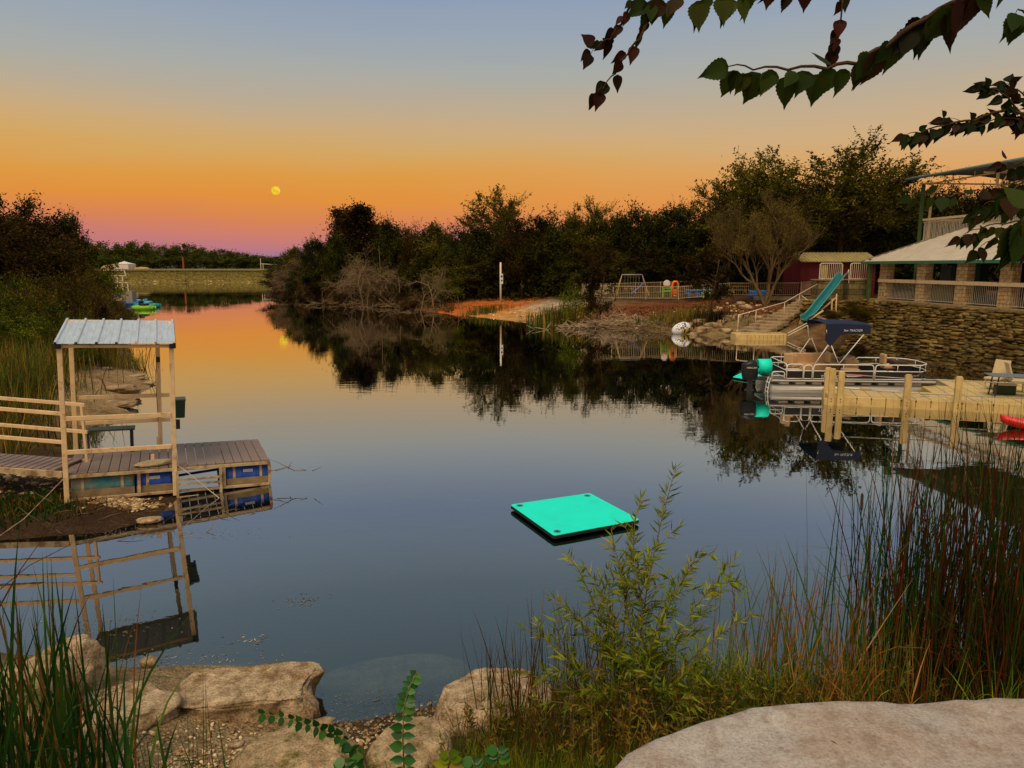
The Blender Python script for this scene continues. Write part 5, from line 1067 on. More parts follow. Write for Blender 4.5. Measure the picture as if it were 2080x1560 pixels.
# ------------------------------------------------------------------ pontoon boat
def boat():
    st_ = W(1566, 798); u = Vector((1, -.075, 0)).normalized(); ang = math.atan2(u.y, u.x); LN = 6.03
    root = thing('pontoon_boat', 'pontoon boat with navy sun top and black side panels moored behind the tan dock', 'boat', st_+Vector((0,.0,0)), (0,0,ang))
    root.scale = (.85, .9, .9)
    Wb = 2.2; BT = mat('tan_vinyl', (.44,.27,.13), .5, .12, 6, spec=.35); BK = mat('gloss_black_panel', (.012,.012,.014), .25, .1, spec=.5); CR = mat('cream_vinyl', (.50,.44,.36), .5, .1)
    for y in (.22, Wb-.22):
        p = MB(); r = .23; pr = [(r*.55, 0), (r, .06)]+[(r, LN*.78)]+[(r*math.cos(a), LN*.78+(LN*.22)*math.sin(a)) for a in (.5, .9, 1.2, 1.4, 1.5)]
        b = len(p.v); p.lathe((0, y, .07), pr, 24, 'x')
        for i, v in enumerate(p.v):
            x = v[0]; 
            if x > LN*.78: p.v[i] = (x, v[1], v[2]+.16*((x-LN*.78)/(LN*.22))**2)
        o = p.build('pontoon', ALU, root, smooth=True); s = MB(); s.box((LN*.4, y-.228, .14), (LN*.74, .02, .025)); s.build('chine', ALUB, o)
    brk = MB()
    for i in range(9): brk.box((.5+i*.6, Wb/2, .35), (.34, Wb-.2, .09))
    brk.build('cross_bracket', CR, root)
    dk = MB(); dk.box((LN/2-.05, Wb/2, .44), (LN-.1, Wb, .07)); dk.build('deck', ALU, root, bevel=.01)
    MB().box((LN/2-.05, -.012, .46), (LN-.12, .02, .03)).build('deck_trim', ALUB, root)
    fl = MB(); fl.box((LN/2-.05, Wb/2, .4775), (LN-.16, Wb-.06, .004)); fl.build('carpet', mat('grey_carpet', (.12,.11,.10), .95), root)
    # railing sections: frame tubes + black panels
    zb, zm, zt = .50, .80, 1.03
    def rail(pts, name='rail_section', panel=True, zt=zt, curve=False):
        # pts in plan; U frame with rounded top corners
        a, b = Vector(pts[0]+(0,)), Vector(pts[-1]+(0,)); path = [Vector((p[0], p[1], 0)) for p in pts]; r = .1; s = MB()
        top = [Vector((q.x, q.y, zt)) for q in path]; d0 = (path[1]-path[0]).normalized(); d1 = (path[-1]-path[-2]).normalized()
        fr = [path[0]+Vector((0,0,zb)), path[0]+Vector((0,0,zt-r)), path[0]+d0*r*.3+Vector((0,0,zt-r*.3)), path[0]+d0*r+Vector((0,0,zt))]+top[1:-1]+[path[-1]-d1*r+Vector((0,0,zt)), path[-1]-d1*r*.3+Vector((0,0,zt-r*.3)), path[-1]+Vector((0,0,zt-r)), path[-1]+Vector((0,0,zb))]
        s.tube(fr, .02, 8); s.tube([Vector((q.x, q.y, zm)) for q in path], .016, 8); s.tube([Vector((q.x, q.y, zb+.02)) for q in path], .016, 8)
        tot = sum((path[i+1]-path[i]).length for i in range(len(path)-1)); k = max(1, int(tot/.75))
        for i in range(1, k):
            q = tot*i/k; j = 0
            while q > (path[j+1]-path[j]).length: q -= (path[j+1]-path[j]).length; j += 1
            c = path[j].lerp(path[j+1], q/(path[j+1]-path[j]).length); s.tube([c+Vector((0,0,zm)), c+Vector((0,0,zt))], .013, 6)
        o = s.build(name, ALUB, root, smooth=True)
        if panel:
            g = MB()
            for i in range(len(path)-1): g.bar(path[i]+Vector((0,0,(zb+zm)/2)), path[i+1]+Vector((0,0,(zb+zm)/2)), .012, zm-zb-.03)
            g.build('panel', BK, o)
        return o
    y0, y1 = .05, Wb-.05
    rail([(.55,y0),(1.15,y0)]); rail([(1.18,y0+.001),(1.48,y0+.001)], zt=1.0); near = rail([(1.52,y0),(3.70,y0)]); 
    bowc = [(5.72, .35), (5.84, .6), (5.88, Wb/2), (5.84, Wb-.6), (5.72, Wb-.35)]
    far_b = [(5.45, y1)]; rail([(3.76,y0),(5.40,y0)]+[(x*LN/6.03, y) for x, y in bowc]+[(5.3, y1),(3.9, y1)])
    rail([(.55,y1),(3.3,y1)]); rail([(.55,y0+.02),(.55,y1-.02)], panel=True)
    # stern swim step rail
    s = MB(); s.tube([(.02,.06,.5),(.02,.06,.70),(.08,.06,.76),(.42,.06,.76),(.48,.06,.70),(.48,.06,.5)], .018, 8); s.tube([(.02,.06,.62),(.48,.06,.62)], .014, 6); s.build('boarding_rail', ALUB, root, smooth=True)
    ld = MB()
    for y in (.12, .42): ld.tube([(.0,y,.52), (-.06,y,.3), (-.10,y,-.05)], .016, 6)
    for z in (.35, .15, .0): ld.box((-.07,.27,z), (.05,.3,.025))
    ld.build('ladder', ALUB, root)
    # red and white graphics on near side panels
    g = MB(); pth = [(2.25,.735),(2.7,.72),(3.1,.69),(3.6,.645),(4.2,.60),(4.9,.575),(5.2,.57)]
    for (a, za), (b, zb_) in zip(pth, pth[1:]): g.addm([(a, y0-.014, za-.018), (b, y0-.014, zb_-.012), (b, y0-.014, zb_+.012), (a, y0-.014, za+.018)], [(0,1,2,3)])
    g.build('red_stripe', mat('red_paint', (.40,.01,.02), .35), near, solid=.002)
    g = MB(); g.addm([(2.7, y0-.013, .655), (3.35, y0-.013, .64), (3.0, y0-.013, .60), (2.75, y0-.013, .60)], [(0,1,2,3)]); g.addm([(4.9,y0-.013,.66),(5.35,y0-.013,.675),(5.3,y0-.013,.655)], [(0,1,2)]); g.build('white_flash', mat('pale_paint', (.5,.5,.5), .4), near, solid=.002)
    LT = mat('letter_white', (.55,.55,.55), .4, 0)
    lettering('TRACKER', .17, LT, (1.78, y0-.016, .535), (R(90),0,0), near, .15); lettering('S', .2, LT, (2.42, y0-.016, .66), (R(90),0,0), near, .25)
    e = MB(); e.lathe((1.98, y0-.015, .70), [(.07, 0), (.07, .003)], 24, 'y'); e.build('emblem', LT, near); e = MB(); e.box((1.98, y0-.019, .70), (.09,.003,.018)); e.box((1.98, y0-.019, .73), (.06,.003,.014)); e.box((1.98, y0-.019, .67), (.06,.003,.014)); e.build('emblem_bar', BK, near)
    # furniture
    c = MB(); c.box((2.15, Wb-.42, .68), (1.8,.62,.36)); c.box((2.15, Wb-.16, 1.0), (1.8,.16,.42)); c.box((1.32, Wb-.42, 1.0), (.16,.6,.38)); c.build('couch', BT, root, bevel=.05)
    cs = thing  # console
    c = MB(); c.box((3.35,Wb-.75,.78), (.5,.7,.56)); c.box((3.3,Wb-.75,1.1), (.36,.62,.12), (0,R(-20),0)); o = c.build('console', BT, root, bevel=.03)
    t = MB(); rr_ = .16
    t.tube([(3.02+rr_*.35*math.sin(a), Wb-.75+rr_*math.cos(a), 1.12+rr_*.93*math.sin(a)) for a in [i*6.283/16 for i in range(16)]], .012, 6, closed=True); t.bar((3.02,Wb-.75,1.12), (3.2,Wb-.75,1.05), .02); t.build('steering_wheel', DARK, o)
    t = MB(); t.addm([(3.5,Wb-1.1,1.14),(3.5,Wb-.4,1.14),(3.34,Wb-.45,1.38),(3.34,Wb-1.05,1.38)], [(0,1,2,3)]); t.build('windscreen', DARK, o, solid=.008)
    def seat(x, y, rz, label=None):
        c = MB(); m = Matrix.Rotation(rz, 3, 'Z')
        c.box((x, y, .86), (.44,.44,.12), m); c.lathe((x, y, .5), [(.04,0),(.04,.3)], 10)
        o = c.build('seat', BT, root, bevel=.04); b = MB(); p = m @ Vector((-.2,0,0)); b.box((x+p.x, y+p.y, 1.12), (.12,.44,.42), m); b.build('backrest', BT, o, bevel=.055)
    seat(2.75, Wb-.75, 0); seat(1.02, .95, .6); seat(4.62, .95, 0)
    d = MB(); d.box((4.92,.8,1.0), (.5,.42,.20)); d.box((4.92,.8,.72), (.2,.2,.4)); d.build('covered_seat', mat('dark_brown_cover', (.05,.022,.014), .6), root, bevel=.03)
    MB().box((3.0,.4,.68), (.6,.45,.34)).build('low_seat', BT, root, bevel=.05); MB().box((3.95,.5,.63), (.4,.4,.24)).build('bow_seat', CR, root, bevel=.05); MB().box((.9,.38,.66), (.55,.45,.32)).build('stern_seat', CR, root, bevel=.05)
    # outboard
    ob = MB()
    def cowl(a, b):
        th_ = a*2*math.pi; t_ = b; rx = .235*(.62+.38*math.sin(math.pi*min(1,t_*.9+.1))**.4)*(1 if t_ < .86 else max(.02, 1-((t_-.86)/.14)**2)); ry = rx*.8
        return (-.66+rx*1.35*math.cos(th_)-.05*t_, Wb/2-.55+ry*math.sin(th_), .40+.70*t_+.04*math.cos(th_)*t_)
    ob.grid(cowl, 25, 14); o = ob.build('outboard_motor', mat('gloss_black_cowl', (.010,.011,.013), .4, .1, spec=.3), root, smooth=True)
    l = MB(); l.box((-.64,Wb/2-.55,.22), (.18,.14,.52)); l.box((-.66,Wb/2-.55,.0), (.34,.2,.03)); l.box((-.28,Wb/2-.55,.42), (.6,.2,.08)); l.build('motor_leg', DARK, o, bevel=.01)
    lettering('MERCURY', .085, LT, (-.86, Wb/2-.55-.235, .82), (R(90),0,R(0)), o, .15)
    # bimini
    NV = mat('navy_canvas', (.006,.012,.04), .75, .12, 8)
    x0, x1 = 1.88, 3.50; yb0, yb1 = .12, Wb-.12
    def top(a, b):
        x = x0+(x1-x0)*a; yy = yb0+(yb1-yb0)*b; z = 2.50-.06*abs(2*b-1)**3+.03*math.sin(math.pi*a)-.03*a
        return (x, yy, z)
    cv = MB(); cv.grid(top, 14, 13)
    for yy, sg in ((yb0, -1), (yb1, 1)):
        def sk(a, b, yy=yy, sg=sg):
            x = x0+(x1-x0)*a; z1 = top(a, 0)[2]
            dep = float(np.interp(a, [0, .10, .15, .34, .6, 1], [.56, .76, .76, .38, .34, .30])) if sg < 0 else .14
            return (x, yy+sg*.02*b, z1-dep*b)
        cv.grid(sk, 26, 6)
    o = cv.build('sun_top', NV, root, smooth=False, solid=.006)
    lettering('Sun TRACKER', .11, LT, (2.52, yb0-.035, 2.20), (R(90),0,0), o, .3)
    for yy in (yb0, yb1):
        f = MB(); hx, hz = 1.98, 1.76
        f.tube([(hx, yy, hz+.05), (x0+.03, yy, 2.25)], .014, 6)
        f.tube([(hx+.12, yy, hz+.0), (2.45, yy, 1.04)], .018, 6); f.tube([(2.45, yy, 1.04), (3.30, yy, 2.14)], .018, 6)
        f.tube([(hx+.06, yy, hz+.0), (1.58, yy, 1.04)], .018, 6)
        f.build('sun_top_frame', ALUB, root, smooth=True)
    # trolling motor / cleats at bow
    t = MB(); t.tube([(LN-.05,.4,.45),(LN-.03,.4,.9)], .018, 8); t.box((LN-.06,.4,.95), (.16,.09,.09)); t.box((LN-.25,.4,.53), (.6,.06,.04)); t.build('bow_motor', DARK, root)
    MB().tube([(4.9,.02,.5),(5.3,-.02,.72),(5.5,.0,.85)], .008, 5).build('mooring_rope', DARK, root)
    # teal rolled mats behind the stern
    M_ = root.matrix_basis
    r1_ = M_ @ Vector((-.02, 1.0, .50)); t = thing('rolled_mat', 'rolled teal foam mat standing on the boat stern beside the motor', 'floating mat', r1_, (0,0,ang))
    def rl(a, b): th_ = a*5.9; rr_ = .24-.009*th_; return ((b-.5)*.42, rr_*math.cos(th_)*.95, .27+rr_*math.sin(th_)*1.08)
    MB().grid(rl, 30, 3).build('sheet', TEAL, t, smooth=True, solid=.03); MB().box((0,-.02,.012), (.2,.5,.02)).build('strap', DARK, t)
    c1 = W(1488,768,.02); c2 = W(1530,775,.02); c3 = W(1575,762,.02); c4 = W(1520,752,.02)
    matt('floating_mat', 'teal foam mat lying on the water behind the outboard motor', [c2, c1, c4, c3], .03, 0)
boat()
# ------------------------------------------------------------------ stone embankment under the pavilion
def stone_wall():
    import bmesh
    path = [Vector(p) for p in [(16.2,40.1,0),(18.3,40.3,0),(20.1,40.3,0),(20.6,37.5,0),(21.2,34,0),(21.7,30.5,0),(22.6,26,0),(23.6,21,0),(24.4,16,0)]]
    inn = [Vector(p) for p in [(17.6,43.5,0),(19.6,44.2,0),(22.3,44.9,0),(22.55,41,0),(22.8,37,0),(23.2,33,0),(23.7,28,0),(24.8,22,0),(25.8,16,0)]]
    L = [0]
    for a, b in zip(path, path[1:]): L.append(L[-1]+(b-a).length)
    def pt(s, f):
        s = min(max(s, 0), L[-1]-1e-4); i = max(j for j in range(len(path)-1) if L[j] <= s); t_ = (s-L[i])/(L[i+1]-L[i]); a = path[i].lerp(path[i+1], t_); b = inn[i].lerp(inn[i+1], t_); p = a.lerp(b, f)
        p.z = -.5+2.5*max(0, f)**.85
        return p
    rng = np.random.default_rng(77)
    bs = MB(); bs.grid(lambda a, b: (lambda p: (p.x+.12*mnoise.noise(p*1.5), p.y+.12*mnoise.noise(p*1.5+Vector((5,5,5))), p.z-.06))(pt(a*L[-1], b)), 160, 22)
    root = bs.build('stone_embankment', WALLST, smooth=False); tag(root, 'sloping rubble stone embankment below the pavilion', 'stone wall')
    bm = bmesh.new(); bmesh.ops.create_icosphere(bm, subdivisions=2, radius=1); T = np.array([tuple(v.co) for v in bm.verts]); FF = np.array([[v.index for v in f.verts] for f in bm.faces]); bm.free()
    VV, FA = [], []; k = 0
    for row in range(19):
        f = .02+row/19*.97; s = rng.uniform(0, .3)
        while s < L[-1]:
            w_ = rng.uniform(.08, .36); hgt = rng.uniform(.04, .10); p = pt(s+w_, f+rng.normal(0, .012)); q = pt(s+w_+.2, f); d = (q-p); d.z = 0
            if d.length < 1e-4: s += .3; continue
            d.normalize(); a = math.atan2(d.y, d.x)+rng.normal(0, .12)
            v = T.copy(); v = np.sign(v)*np.abs(v)**.62; v *= 1+rng.normal(0, .09, (len(v), 1)); v *= np.array([w_, rng.uniform(.14,.3), hgt]); ca_, sa_ = math.cos(a), math.sin(a)
            X = v[:, 0]*ca_-v[:, 1]*sa_+p.x; Y = v[:, 0]*sa_+v[:, 1]*ca_+p.y; Z = v[:, 2]+p.z+rng.normal(0, .02)
            VV.append(np.stack([X, Y, Z], 1)); FA.append(FF+k*len(T)); k += 1; s += w_*rng.uniform(1.7, 2.3)
    SM = leafmat('rubble_stones', [(.15,.105,.038), (.11,.072,.024), (.18,.125,.048), (.085,.058,.02), (.13,.10,.036), (.21,.155,.07)], .95, 0, .02, clump=(.55,1.25), cscale=.8)
    speckle(SM, 14, (.5,.45,.38), .2)
    np_mesh('rubble', np.concatenate(VV), np.concatenate(FA), SM, root)
stone_wall()

# ------------------------------------------------------------------ pavilion
pA = Vector((22.9, 45.2, 0)); pu = (Vector((24.6, 28, 0))-pA).normalized(); pn = Vector((-pu.y, pu.x, 0))
def PL(s, n, z): p = pA+pu*s+pn*n; return Vector((p.x, p.y, z))
PM = Matrix((pu, pn, Vector((0,0,1)))).transposed()
def pickets(mb, a, b, z0, z1, step=.11, w=.016):
    a, b = Vector(a), Vector(b); n = max(1, int((b-a).length/step))
    for i in range(n+1):
        p = a.lerp(b, i/n); mb.box((p.x, p.y, p.z+(z0+z1)/2), (w, w, z1-z0))
def pavilion():
    root = thing('pavilion', 'stone-pillared open pavilion with pale metal hip roof and upper deck at the right', 'pavilion', PL(0,0,0)); o0 = root.location.copy()
    Z0, ZE = 2.0, 4.2
    b = MB(); b.box(PL(9.5, 4.5, Z0-.12)-o0, (20, 9.6, .24), PM); b.build('floor_slab', STEPM, root, bevel=.02)
    ss = [.8, 4.3, 7.5, 10.5, 13.5, 16.5, 19]
    for s in ss:
        p = MB(); p.box(PL(s, .2, (Z0+ZE)/2)-o0, (.78, .45, ZE-Z0-.02), PM); p.build('pillar', PILLAR, root, bevel=.01)
    for s in (.8, 7.5, 13.5, 19):
        p = MB(); p.box(PL(s, 8.6, (Z0+ZE)/2)-o0, (.6, .45, ZE-Z0-.02), PM); p.build('pillar', PILLAR, root, bevel=.01)
    b = MB(); b.box(PL(9.9, -.10, 3.14)-o0, (18.8, .12, .20), PM); b.build('handrail_beam', TAN, root, bevel=.01)
    for s0, s1 in zip(ss, ss[1:]):
        r = MB(); a, c = PL(s0+.42, .1, 0)-o0, PL(s1-.42, .1, 0)-o0; pickets(r, a, c, Z0+.1, 3.06, .125, .016)
        for z in (Z0+.1, 3.04): r.bar(Vector((a.x, a.y, z)), Vector((c.x, c.y, z)), .03, .03)
        r.build('railing_panel', WHITE, root)
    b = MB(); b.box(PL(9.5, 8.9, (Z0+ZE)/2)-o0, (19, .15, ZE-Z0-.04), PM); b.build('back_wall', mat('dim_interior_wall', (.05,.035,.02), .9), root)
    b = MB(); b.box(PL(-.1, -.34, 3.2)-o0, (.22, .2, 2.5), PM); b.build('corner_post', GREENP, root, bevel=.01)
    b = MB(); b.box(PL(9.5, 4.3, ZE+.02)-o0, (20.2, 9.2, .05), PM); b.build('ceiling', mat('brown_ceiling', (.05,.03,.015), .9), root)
    # eave and roof
    e0, e1, n0, n1 = -.75, 20.5, -.55, 9.4; ze = 4.30; rn = (n0+n1)/2; rise = (rn-n0)*.50; zr = ze+rise
    fa = MB()
    for a, c in (((e0,n0),(e1,n0)), ((e0,n1),(e0,n0)), ((e0,n1),(e1,n1))): fa.bar(PL(*a, ze-.06)-o0, PL(*c, ze-.06)-o0, .06, .16)
    fa.build('fascia', GREENT, root)
    rf = MB(); c = [PL(e0,n0,ze)-o0, PL(e1,n0,ze)-o0, PL(e1,n1,ze)-o0, PL(e0,n1,ze)-o0, PL(e0+(rn-n0),rn,zr)-o0, PL(e1-(rn-n0),rn,zr)-o0]
    rf.addm(c, [(0,1,5,4), (1,2,5), (2,3,4,5), (3,0,4)]); o = rf.build('roof', ROOFP, root, solid=.03)
    rb = MB(); hw = rn-n0
    k = int((e1-e0)/.30)
    for i in range(1, k):
        s = e0+i*.30; f = min(1, (s-e0)/hw, (e1-s)/hw); rb.bar(PL(s, n0, ze+.03)-o0, PL(s, n0+hw*f, ze+.03+rise*f)-o0, .035, .03)
    for i in range(1, int((n1-n0)/.3)):
        n_ = n0+i*.30; f = min(1, (n_-n0)/hw, (n1-n_)/hw); rb.bar(PL(e0, n_, ze+.03)-o0, PL(e0+hw*f, n_, ze+.03+rise*f)-o0, .035, .03)
    rb.build('roof_rib', ROOFP, o)
    cap = MB(); cap.bar(PL(e0,n0,ze+.05)-o0, PL(e0+hw,rn,zr+.05)-o0, .2, .03); cap.bar(PL(e0+hw,rn,zr+.05)-o0, PL(e1-hw,rn,zr+.05)-o0, .2, .03); cap.build('ridge_cap', mat('dark_ridge', (.22,.2,.17), .5), o)
    # cabinet panels inside
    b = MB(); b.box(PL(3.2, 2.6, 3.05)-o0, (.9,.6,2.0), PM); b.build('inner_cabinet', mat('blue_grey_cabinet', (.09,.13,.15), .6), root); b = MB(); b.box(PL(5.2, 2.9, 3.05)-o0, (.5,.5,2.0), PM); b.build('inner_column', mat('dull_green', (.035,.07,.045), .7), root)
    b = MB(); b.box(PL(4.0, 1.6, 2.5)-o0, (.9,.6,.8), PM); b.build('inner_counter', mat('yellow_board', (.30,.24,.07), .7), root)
    # upper deck
    nd, zf, zt = 3.7, 5.55, 6.95
    b = MB(); b.box(PL(4, nd+3, zf-.1)-o0, (10.6, 6.0, .2), PM); b.build('upper_floor', TAN, root)
    b = MB(); b.bar(PL(-1.2, nd, zt)-o0, PL(9.2, nd, zt)-o0, .14, .14); b.bar(PL(-1.2, nd, zt-.01)-o0, PL(-1.2, nd+6, zt-.01)-o0, .12, .12); b.build('upper_handrail', TAN, root)
    r = MB(); a, c = PL(-1.2, nd, 0)-o0, PL(9.2, nd, 0)-o0; pickets(r, a, c, zf+.1, zt-.1, .12, .02); r.bar(Vector((a.x,a.y,zf+.1)), Vector((c.x,c.y,zf+.1)), .04); r.bar(Vector((a.x,a.y,zt-.16)), Vector((c.x,c.y,zt-.16)), .04)
    a, c = PL(-1.2, nd, 0)-o0, PL(-1.2, nd+6, 0)-o0; pickets(r, a, c, zf+.1, zt-.1, .12, .02); r.build('upper_railing', WHITE, root)
    zs = 9.25
    MB().box(PL(-1.35, nd-.1, (2+zs)/2)-o0, (.16,.16,zs-2), PM).build('upper_post', GREENP, root)
    for s in (-1.0, 4.4, 9.6): MB().box(PL(s, nd+.25, (zf+zs)/2)-o0, (.11,.11,zs-zf), PM).build('upper_post', TAN, root)
    for s in (-1.2, 9.6): MB().box(PL(s, nd+5.8, (2+zs)/2)-o0, (.11,.11,zs-2), PM).build('upper_post', TAN, root)
    t = MB()
    for s in (-1.0, 4.4, 9.6):
        t.bar(PL(s, nd-.6, zs-.05)-o0, PL(s, nd+6, zs-.05)-o0, .08); t.bar(PL(s+.0, nd+.25, zs-.95)-o0, PL(s+.9, nd+.25, zs-.1)-o0, .06)
    t.bar(PL(-1.5, nd+.25, zs-.04)-o0, PL(11, nd+.25, zs-.04)-o0, .08)
    for s in (.8, 2.6, 6.2, 8): t.bar(PL(s, nd+.25, zs)-o0, PL(s, nd+.25, zs+.25)-o0, .05)
    t.build('shade_frame', TAN, root)
    def sl(a, b): s = -1.9+13.5*a; return tuple(PL(s, nd-.9+7.4*b, zs+.28+.35*math.sin(math.pi*b)-.05*a)-o0)
    MB().grid(sl, 20, 12).build('shade_roof', mat('shade_roof_metal', (.16,.19,.17), .5), root, smooth=True, solid=.05)
    g = MB(); g.tube([PL(-1.95, nd-.92, zs+.28)-o0, PL(11.6, nd-.92, zs+.24)-o0], .085, 8); g.build('shade_gutter', mat('grey_green_gutter', (.13,.19,.17), .5), root, smooth=True)
pavilion()

# ------------------------------------------------------------------ red shed with piers, rails
def shed():
    Y = 50.5; x0, x1 = WY(1626,560,Y).x, WY(1778,560,Y).x; D = 3.2; z0 = 1.6; z1 = WY(1700,531,Y).z
    root = thing('red_shed', 'dark red shed with tan ribbed roof between the bare tree and the pavilion', 'shed', (x0, Y, z0)); w_ = x1-x0; h = z1-z0
    MB().box((w_/2, D/2, h/2), (w_, D, h)).build('wall', REDSH, root)
    s = MB()
    for i in range(int(w_/.2)): s.box((i*.2+.1, -.008, h/2), (.02, .014, h-.02))
    s.build('siding_batten', REDSH, root)
    r = MB(); zr = .62
    r.addm([(-.12,-.3,h-.03),(w_+.12,-.3,h-.03),(w_+.12,D/2,h+zr),(-.12,D/2,h+zr),(-.12,D+.3,h-.03),(w_+.12,D+.3,h-.03)], [(0,1,2,3),(3,2,5,4)]); o = r.build('roof', ROOFT, root, solid=.05)
    g = MB(); g.addm([(0,.0,h),(0,D,h),(0,D/2,h+zr-.08)], [(0,1,2)]); g.addm([(w_,.0,h),(w_,D,h),(w_,D/2,h+zr-.08)], [(0,1,2)]); g.build('gable', REDSH, root, solid=.02)
    rb = MB()
    for i in range(int(w_/.25)+1): rb.bar((i*.25, -.3, h+.01), (i*.25, D/2, h+zr+.04), .05, .04)
    rb.build('roof_rib', ROOFT, o)
    MB().box((.85,-.02,h*.45), (.85,.03,h*.86)).build('door', mat('darker_red_door', (.085,.006,.008), .6), root)
    sg = MB(); sg.box((1.55,-.03,1.35), (.24,.02,.42)); o = sg.build('sign', mat('sign_white', (.55,.56,.58), .5), root); MB().box((1.55,-.045,1.40), (.09,.01,.16)).build('sign_mark', mat('sign_blue', (.02,.05,.25), .5), o)
    # piers and landing walls, rails on top
    for k, (pa, pb, lab) in enumerate([(1664, 1712, 'weathered stone pier left of the slide top'), (1726, 1772, 'weathered stone pier between slide and pavilion')]):
        Yp = 46.2; a, b = WY(pa,570,Yp), WY(pb,570,Yp); zt = a.z
        w0 = thing('stone_pier', lab, 'stone pier', (a.x, Yp, 1.5)); ww = b.x-a.x
        MB().box((ww/2,.6,(zt-1.5)/2), (ww,1.2,zt-1.5)).build('masonry', PIER, w0, bevel=.04); MB().box((ww/2,.6,zt-1.5+.04), (ww+.1,1.3,.075)).build('capstone', STEPM, w0, bevel=.01)
        r_ = thing('pier_railing', ['white railing on the left stone pier', 'white railing on the right stone pier'][k], 'railing', (a.x, Yp+.05, zt+.08)); f = MB(); hh = 1.02; ww2 = ww-.06
        f.tube([(0.02,0,0),(.02,0,hh-.08),(.1,0,hh),(ww2-.08,0,hh),(ww2,0,hh-.08),(ww2,0,0)], .03, 8); f.bar((.02,0,.06),(ww2,0,.06), .035); f.build('frame', WHITE, r_)
        q = MB(); pickets(q, (.12,0,0), (ww2-.1,0,0), .05, hh-.01, .12, .022); q.build('bars', WHITE, r_)
        if k == 0: MB().box((.33,.06,.5), (.44,.03,.8)).build('board', mat('yellow_board', (.30,.24,.07), .7), r_)
    # wall between and gutter post
    w1 = MB(); a, b = WY(1712,600,47.0), WY(1726,600,47.0); w1.box(((a.x+b.x)/2, 47.2, 2.1), (b.x-a.x+.3, .4, 1.5)); tag(w1.build('retaining_wall', PIER), 'shadowed stone wall joining the two piers behind the slide', 'stone wall')
shed()

# ------------------------------------------------------------------ fences
FENCEM = mat('cream_fence_paint', (.44,.34,.19), .6, .15)
def fence(name, label, pts, h, step=2.2, pick=.13, top_extra=None):
    root = thing(name, label, 'fence', pts[0]); o0 = pts[0]
    for a, b in zip(pts, pts[1:]):
        n = max(1, round((b-a).length/step))
        for i in range(n):
            p, q = a.lerp(b, i/n)-o0, a.lerp(b, (i+1)/n)-o0; m = MB(); k = int((q-p).length/pick)
            m.bar(p+Vector((0,0,h-.02)), q+Vector((0,0,h-.02)), .035, .04); m.bar(p+Vector((0,0,.08)), q+Vector((0,0,.08)), .03, .035)
            for j in range(1, k):
                c = p.lerp(q, j/k); m.box((c.x, c.y, c.z+h/2+.02), (.016,.016,h-.14))
            m.build('fence_panel', FENCEM, root); MB().box((p.x, p.y, p.z+h/2), (.05,.05,h+.06)).build('post', FENCEM, root)
    c = pts[-1]-o0; MB().box((c.x, c.y, c.z+h/2), (.05,.05,h+.06)).build('post', WHITE, root)
fence('picket_fence', 'long white picket fence in front of the playground toys', [WY(1182,604,50.5), WY(1245,607,51.5), WY(1378,608,52), WY(1480,601,51.5), WY(1640,601,50.5)], .93)
fence('picket_fence', 'short white picket fence between the steps and the left stone pier', [WY(1626,601,50), WY(1664,600,47)], .95)
fence('picket_fence', 'white picket fence along the back of the playground', [WY(1182,604,50.6), WY(1240,598,62), WY(1440,592,63), WY(1624,590,60)], .95)
cb = MB(); a, b = WY(1530,603,50.6), WY(1664,603,49.5); cb.bar(a+Vector((0,-.1,-.1)), b+Vector((0,-.1,-.1)), .35, .26); tag(cb.build('concrete_curb', STEPM), 'concrete curb under the right end of the picket fence', 'curb')

